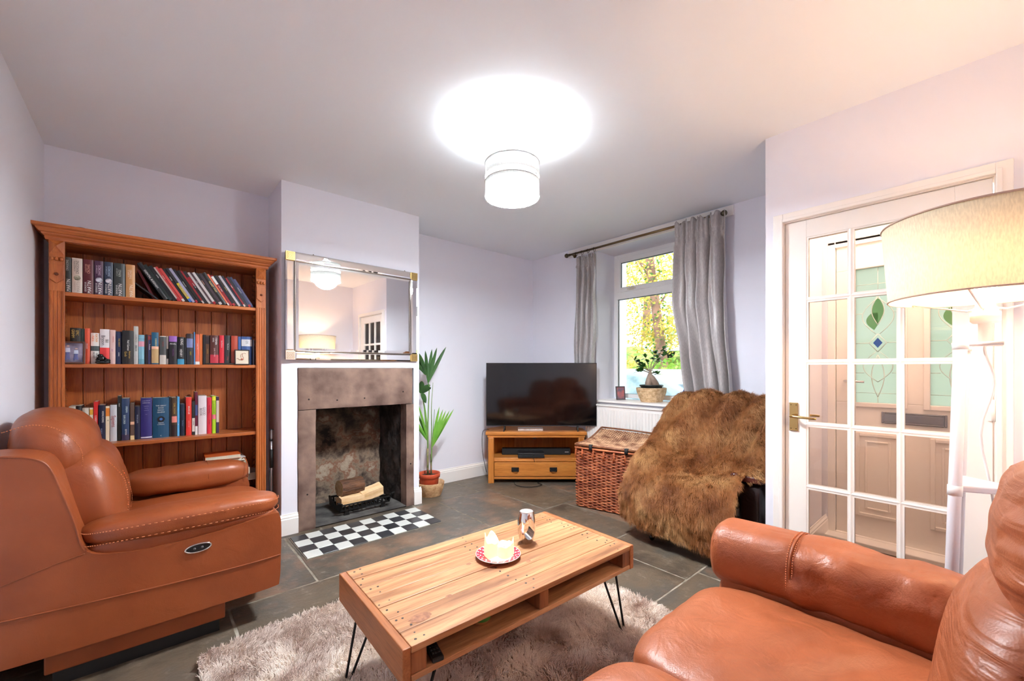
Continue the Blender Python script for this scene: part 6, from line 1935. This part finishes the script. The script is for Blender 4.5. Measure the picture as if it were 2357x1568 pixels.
PT = Vector((PLX, PLY, .4075))
candle(tuple(PT + Rv * -.026 + Fv * .008), .030, .088, 1, 'tallest melted candle with two pointed wax peaks, left on the plate', [(ROT + PI, .36), (ROT + PI / 2, .40)])
candle(tuple(PT + Rv * .024 + Fv * -.004), .028, .070, 2, 'middle melted candle with a rounded rim on the plate', [(ROT + 1.3, .12), (ROT + 2.4, .10)])
candle(tuple(PT + Rv * .046 + Fv * .014), .018, .072, 3, 'thinnest candle with one spike, right on the plate', [(ROT + .2, .28)])
g = G()
def puddle(u, v):
    a = 2 * PI * u; R0 = .062 * (1 + .18 * noise.noise(Vector((math.cos(a) * 1.8, math.sin(a) * 1.8, 5))))
    return (R0 * v * math.cos(a) + .006, R0 * v * math.sin(a), .0066 + .009 * (1 - v ** 3) * (1 + .3 * noise.noise(Vector((u * 12, v * 4, 1)))))
g.grid(puddle, 48, 10, cu=True)
o = tag(obj('wax_puddle', g, wax, smooth=True), 'pool of set candle wax spread over the dotted plate', 'wax'); o.location = (PLX, PLY, .4005)
# chrome oval candle holder with a hole through it
def boolean(ga, gb, name, m, par=None):
    a = obj('tmp_a', ga, m); b = obj('tmp_b', gb, m)
    md = a.modifiers.new('b', 'BOOLEAN'); md.object = b; md.operation = 'DIFFERENCE'; md.solver = 'EXACT'
    dg = bpy.context.evaluated_depsgraph_get(); dg.update()
    me = bpy.data.meshes.new_from_object(a.evaluated_get(dg))
    bpy.data.objects.remove(a); bpy.data.objects.remove(b)
    me.materials.clear(); me.materials.append(m)
    o = bpy.data.objects.new(name, me); COL.objects.link(o); o.parent = par
    for p in me.polygons: p.use_smooth = True
    try: me.set_sharp_from_angle(angle=math.radians(35))
    except Exception: pass
    return o
t = thing('candle_holder', 'polished chrome barrel shaped candle holder with an oval hole on the coffee table', 'candle holder', (1.262, 1.345, .4002), ROT + .38)
ga = G(); ga.lathe([(.0005, 0), (.026, 0), (.029, .004), (.0375, .035), (.0415, .070), (.0385, .105), (.0325, .134), (.031, .137), (.0005, .137)], n=64)
gb = G(); gb.lathe([(.0005, -.06), (1, -.06), (1, .06), (.0005, .06)], n=48)
for v_ in gb.bm.verts:
    x, y, z = v_.co
    v_.co = (x * .026, z, y * .046 + .068)
boolean(ga, gb, 'holder_body', chrome_m, t)
g = G(); g.tube([(0, 0, .1372), (0, 0, .1385)], .028, 32); obj('tealight_top', g, mat('pink_wax', S(240, 205, 190), .4), t)
# green pot and remote on the lower shelf
t = thing('painted_pot', 'small round pot with green band on the lower shelf of the coffee table', 'pot', (.845, 1.125, .3175))
g = G(); g.lathe([(.001, 0), (.026, 0), (.031, .012), (.032, .03), (.030, .045), (.024, .050), (.001, .050)], n=32); obj('pot_body', g, mat('tan_clay', S(190, 150, 100), .6), t)
g = G(); g.lathe([(.0318, .012), (.0328, .02), (.0328, .03), (.0315, .038)], n=32); obj('green_band', g, mat('green_paint', S(70, 150, 70), .5), t)
t = thing('remote_control', 'black remote control on the lower shelf at the sofa side of the coffee table', 'remote', (.648, 1.120, .3175), 1.35)
g = G(); g.box(-.075, .075, -.018, .018, 0, .014); obj('body', g, black_m, t, bevel=.004)
g = G()
for k in range(6):
    for q in (-.009, 0, .009): g.box(-.055 + k * .016, -.048 + k * .016, q - .003, q + .003, .0135, .0155)
bt = obj('buttons', g, mat('rubber_grey', S(52, 52, 54), .7), t); bt['kind'] = 'stuff'

# ================================================================ RUG
RG = thing('shaggy_rug', 'taupe shaggy pile rug lying under the coffee table', 'rug', (1.00, 1.405, 0), .025)
RW, RH = 1.68, 1.42
g = G()
def rugpt(u, v):
    x, y = (u - .5) * RW, (v - .5) * RH
    w = .02 * noise.noise(Vector((x * 3, y * 3, 0)))
    k = 18
    sx, sy = (u - .5) * 2, (v - .5) * 2
    d = max(1.0, (abs(sx) ** k + abs(sy) ** k) ** (1 / k))
    return Vector((x / d + w, y / d + w, .012 + .004 * noise.noise(Vector((x * 4, y * 4, 3)))))
g.grid(rugpt, 50, 40)
rugc = mat('rug_backing', S(150, 128, 112), .95, col2=S(186, 166, 150), scale=5)
o = obj('rug_base', g, rugc, RG, smooth=True, recalc=False)
g = G(); g.grid(lambda u, v: rugpt(u, v) * 1.0 + Vector((0, 0, -.011)), 8, 8); obj('rug_backing', g, rugc, RG)
def pile_mat():
    m = bpy.data.materials.new('rug_pile'); m.use_nodes = True
    nt = m.node_tree; N, Lk = nt.nodes, nt.links.new; b = N['Principled BSDF']
    tc = N.new('ShaderNodeTexCoord'); nz = N.new('ShaderNodeTexNoise'); nz.inputs['Scale'].default_value = 4.2; nz.inputs['Detail'].default_value = 6; nz.inputs['Distortion'].default_value = .8
    Lk(tc.outputs['Object'], nz.inputs['Vector'])
    cr = N.new('ShaderNodeValToRGB'); e = cr.color_ramp.elements
    e[0].position, e[0].color = .34, S(192, 166, 152); e[1].position, e[1].color = .60, S(246, 236, 226)
    Lk(nz.outputs['Fac'], cr.inputs[0]); Lk(cr.outputs[0], b.inputs['Base Color'])
    b.inputs['Roughness'].default_value = .7; b.inputs['Specular IOR Level'].default_value = .2
    return m
random.seed(15)
st = []
for _ in range(85000):
    u, v = random.random(), random.random()
    p = rugpt(u, v)
    q = Vector((noise.noise(p * 7), noise.noise(p * 7 + Vector((5, 0, 0))), 0)) * 1.1 + Vector((noise.noise(p * 45), noise.noise(p * 45 + Vector((5, 0, 0))), 0)) * .8
    j = Vector((random.gauss(0, .3), random.gauss(0, .3), 0))
    L_ = random.uniform(.020, .030)
    d = (Vector((0, 0, 1)) + (q + j) * .55).normalized(); d2 = (Vector((0, 0, .6)) + q + j).normalized()
    st += [tuple(p - Vector((0, 0, .002))), tuple(p + d * L_ * .55), tuple(p + d * L_ * .55 + d2 * L_ * .5)]
hr = hair('rug_pile', st, [.0013, .0012, .0006], pile_mat(), RG, 3)
hr['kind'] = 'stuff'

# ================================================================ OUTSIDE THE WINDOW
g = G(); g.box(4.12, 9.0, -6, 16, -.45, -.30); struct('trim_7', g, mat('tarmac', S(150, 150, 150), .9, col2=S(175, 175, 172), scale=8))
bank = mat('grassy_bank', S(96, 140, 50), .95, col2=S(190, 196, 96), scale=3, detail=8)
g = G(); g.grid(lambda u, v: (8.5 + 16 * u, -8 + 30 * v, -.32 + 2.6 * min(1, u * 1.5) ** 1.0 + .25 * noise.noise(Vector((u * 9, v * 14, 0)))), 40, 60)
bk = obj('grassy_bank', g, bank); bk['kind'] = 'structure'
random.seed(31)
def leafcloud(nm, pts, size, m, par, n_per):
    g = G()
    for c, r in pts:
        for _ in range(n_per):
            d = Vector((random.gauss(0, 1), random.gauss(0, 1), random.gauss(0, 1)))
            d = d.normalized() * (random.random() ** .5)
            p = Vector(c) + Vector((d.x * r[0], d.y * r[1], d.z * r[2]))
            a = Vector((random.uniform(-1, 1), random.uniform(-1, 1), random.uniform(-1, 1))).normalized(); b = a.cross(Vector((.3, .5, .8))).normalized()
            s_ = size * random.uniform(.6, 1.3)
            g.f([g.v(p), g.v(p + a * s_ * .5 + b * s_ * .35), g.v(p + a * s_), g.v(p + a * s_ * .5 - b * s_ * .35)])
    return obj(nm, g, m, par, recalc=False)
def leafm(nm, c1, c2):
    m = mat(nm, c1, .6, col2=c2, scale=3.0)
    nt = m.node_tree; N, Lk = nt.nodes, nt.links.new
    out = [q for q in N if q.type == 'OUTPUT_MATERIAL'][0]; b = N['Principled BSDF']
    tl = N.new('ShaderNodeBsdfTranslucent'); mx = N.new('ShaderNodeMixShader'); mx.inputs[0].default_value = .45
    src = b.inputs['Base Color'].links[0].from_socket
    Lk(src, tl.inputs[0]); Lk(b.outputs[0], mx.inputs[1]); Lk(tl.outputs[0], mx.inputs[2]); Lk(mx.outputs[0], out.inputs[0])
    return m
ivy = leafm('ivy_leaves', S(60, 120, 60), S(120, 170, 90)); yel = leafm('autumn_leaves', S(190, 175, 70), S(240, 225, 130)); grn = leafm('bush_leaves', S(110, 165, 60), S(180, 210, 100))
tbark = mat('reddish_bark', S(110, 84, 70), .9, col2=S(168, 130, 108), scale=3, bump=.5)
def tree(label, x, y, z, h, r, lean, crown, ivy_n, yel_n, grp='trees on the bank'):
    t = thing('tree', label, 'tree', (x, y, z), 0, grp)
    g = G(); P = [(lean * (k / 10) ** 1.3 * h * .3 * .2, -lean * (k / 10) * h * .12, h * k / 10) for k in range(11)]
    g.tube(P, [r * (1 - .05 * k) for k in range(11)], 12); obj('trunk', g, tbark, t)
    for k in range(7):
        f = .35 + .08 * k; a = random.uniform(0, 2 * PI); p = Vector(P[int(f * 10)])
        g = G(); g.tube([p, p + Vector((math.cos(a) * .6, math.sin(a) * .8, .6)), p + Vector((math.cos(a) * 1.2, math.sin(a) * 1.7, 1.3))], [r * .25, r * .15, r * .05], 6); obj('branch', g, tbark, t)
    if ivy_n: leafcloud('ivy', [((P[k][0], P[k][1], P[k][2]), (r * 3.2, r * 3.2, h * .08)) for k in range(0, 10)], .085, ivy, t, int(ivy_n * 2))
    if yel_n: leafcloud('foliage', crown, .095, yel, t, int(yel_n * 2.4))
    return t
tree('ivy clad tree seen through the upper window pane', 11.5, 8.15, .6, 7.5, .13, .2, [((0, 0, 3.2), (1.3, 1.6, 1.2)), ((0, .8, 2.2), (1, 1.2, .9)), ((0, -.4, 4.6), (1.3, 1.5, 1))], 260, 520)
tree('reddish bare trunked tree leaning right behind the bonsai', 11.0, 5.95, .5, 8, .15, -.9, [((0, 0, 3.4), (1.2, 1.4, 1.2)), ((0, -.7, 2.0), (.9, 1.0, .7)), ((.4, .6, 1.7), (.9, .8, .7))], 50, 430)
tree('yellow leaved tree farther back on the bank', 16, 9.6, 2.0, 7, .18, .3, [((0, 0, 2.4), (2, 2.8, 1.4)), ((0, -2.2, 3.4), (2, 2.6, 1.6)), ((0, 1.8, 4.2), (2, 2.4, 1.6))], 0, 700)
def bush(label, x, y, z, r, m, n): 
    t = thing('bush', label, 'bush', (x, y, z), 0, 'bushes on the bank')
    leafcloud('foliage', [((0, 0, r[2] * .6), r), ((r[0] * .4, r[1] * .4, r[2] * .5), r)], .11, m, t, n)
    g = G(); g.tube([(0, 0, 0), (0, .1, r[2])], .04, 6); obj('stem', g, tbark, t)
bush('bright green bush right of the bonsai, behind the parked car', 9.4, 5.0, .0, (.9, 1.1, .9), grn, 1500)
bush('olive yellow bush behind the car roof', 9.8, 7.0, .1, (.8, 1.3, 1.0), yel, 1300)
bush('dense green undergrowth under the ivy clad tree', 10.3, 8.4, .2, (.9, 1.0, 1.2), grn, 1300)
# parked cars
def car(label, loc, body_m, scale=1.0, rz=0.0):
    t = thing('car', label, 'car', loc, rz, None)
    t.scale = (scale, scale, scale)
    low = [(-2.15, .32), (-2.18, .60), (-2.10, .78), (-1.55, .92), (-.85, .98), (1.9, 1.02), (2.12, .95), (2.18, .55), (2.12, .30)]
    g = G()
    secs = [(-.84, .94), (-.88, 1.0), (-.80, 1.0), (.80, 1.0), (.88, 1.0), (.84, .94)]
    xs = [(-.86, .05), (-.90, 0), (.90, 0), (.86, .05)]
    R = []
    for x, ins in xs:
        R.append([g.v((x, y * (1 - ins * .3), z + (0 if z < .5 else -ins * .6))) for y, z in low])
    for a, b in zip(R, R[1:]):
        for k in range(len(low)):
            g.f([a[k], b[k], b[(k + 1) % len(low)], a[(k + 1) % len(low)]])
    g.f(R[0][::-1]); g.f(R[-1])
    obj('body', g, body_m, t, bevel=.05, seg=3)
    roof = [(-1.02, .96), (-.30, 1.36), (.10, 1.44), (.85, 1.45), (1.45, 1.36), (1.95, 1.0)]
    g = G()
    R = [[g.v((x * (1 - .26 * (z - .96) / .5), y, z)) for y, z in roof] for x in (-.86, .86)]
    for k in range(len(roof) - 1):
        g.f([R[0][k], R[1][k], R[1][k + 1], R[0][k + 1]])
    g.f(R[0][::-1]); g.f(R[1])
    obj('cabin', g, body_m, t, bevel=.04, seg=3)
    gm = mat('car_glass', S(120, 150, 152), .08, col2=S(190, 212, 212), scale=6)
    for s in (-1, 1):
        for pts in ([(-.72, 1.0), (-.22, 1.32), (.32, 1.38), (.36, 1.0)], [(.44, 1.0), (.42, 1.38), (1.05, 1.36), (1.22, 1.0)], [(1.30, 1.02), (1.14, 1.35), (1.38, 1.31), (1.72, 1.04)]):
            g = G()
            def sx(z): return s * (.865 * (1 - .26 * (z - .96) / .5) + .012)
            v1 = [g.v((sx(z), y, z)) for y, z in pts]; g.f(v1)
            obj('side_window', g, gm, t)
        g = G(); g.tube([(s * .885, .40, .80), (s * .915, .40, .80)], .02, 8); g.box(s * .90 - .01, s * .90 + .01, .44, .60, .84, .87); obj('door_handle', g, body_m, t)
        for y in (-1.35, 1.35):
            g = G(); g.tube([(s * .72, y, .32), (s * .91, y, .32)], .32, 28); w_ = obj('wheel', g, mat('tyre', S(30, 30, 32), .8), t)
            g = G(); g.tube([(s * .90, y, .32), (s * .92, y, .32)], .2, 20); obj('hubcap', g, mat('hubcap', S(180, 182, 186), .3, .8), w_)
    g = G(); v1 = [g.v(p) for p in ((-.66, -.96, 1.0), (.66, -.96, 1.0), (.60, -.40, 1.335), (-.60, -.40, 1.335))]; 
    for q in v1: q.co.y -= .03; q.co.z += .02
    g.f(v1); obj('windscreen', g, mat('windscreen_glass', S(120, 150, 165), .08), t)
    g = G(); v1 = [g.v(p) for p in ((-.62, 1.92, 1.05), (.62, 1.92, 1.05), (.56, 1.50, 1.34), (-.56, 1.50, 1.34))]
    for q in v1: q.co.y += .03; q.co.z += .015
    g.f(v1); obj('rear_window', g, gm, t)
    for s in (-1, 1):
        g = G(); g.box(s * .62 - .16, s * .62 + .16, -2.19, -2.08, .58, .74); obj('headlamp', g, mat('lamp_glass', S(225, 230, 235), .1), t, bevel=.02)
        g = G(); g.box(s * .74 - .10, s * .74 + .10, 2.08, 2.19, .62, .86); obj('tail_lamp', g, mat('red_lens', S(190, 60, 60), .2), t, bevel=.02)
    return t
car('pale blue car parked close outside the window', (5.45, 2.95, -.30), mat('pale_blue_paint', S(190, 218, 230), .2, coat=.6), 1.02)
car('white car parked up on the bank beyond the bush', (15.5, 7.3, 1.62), mat('white_paint', S(238, 240, 240), .25, coat=.5), .78, .25)
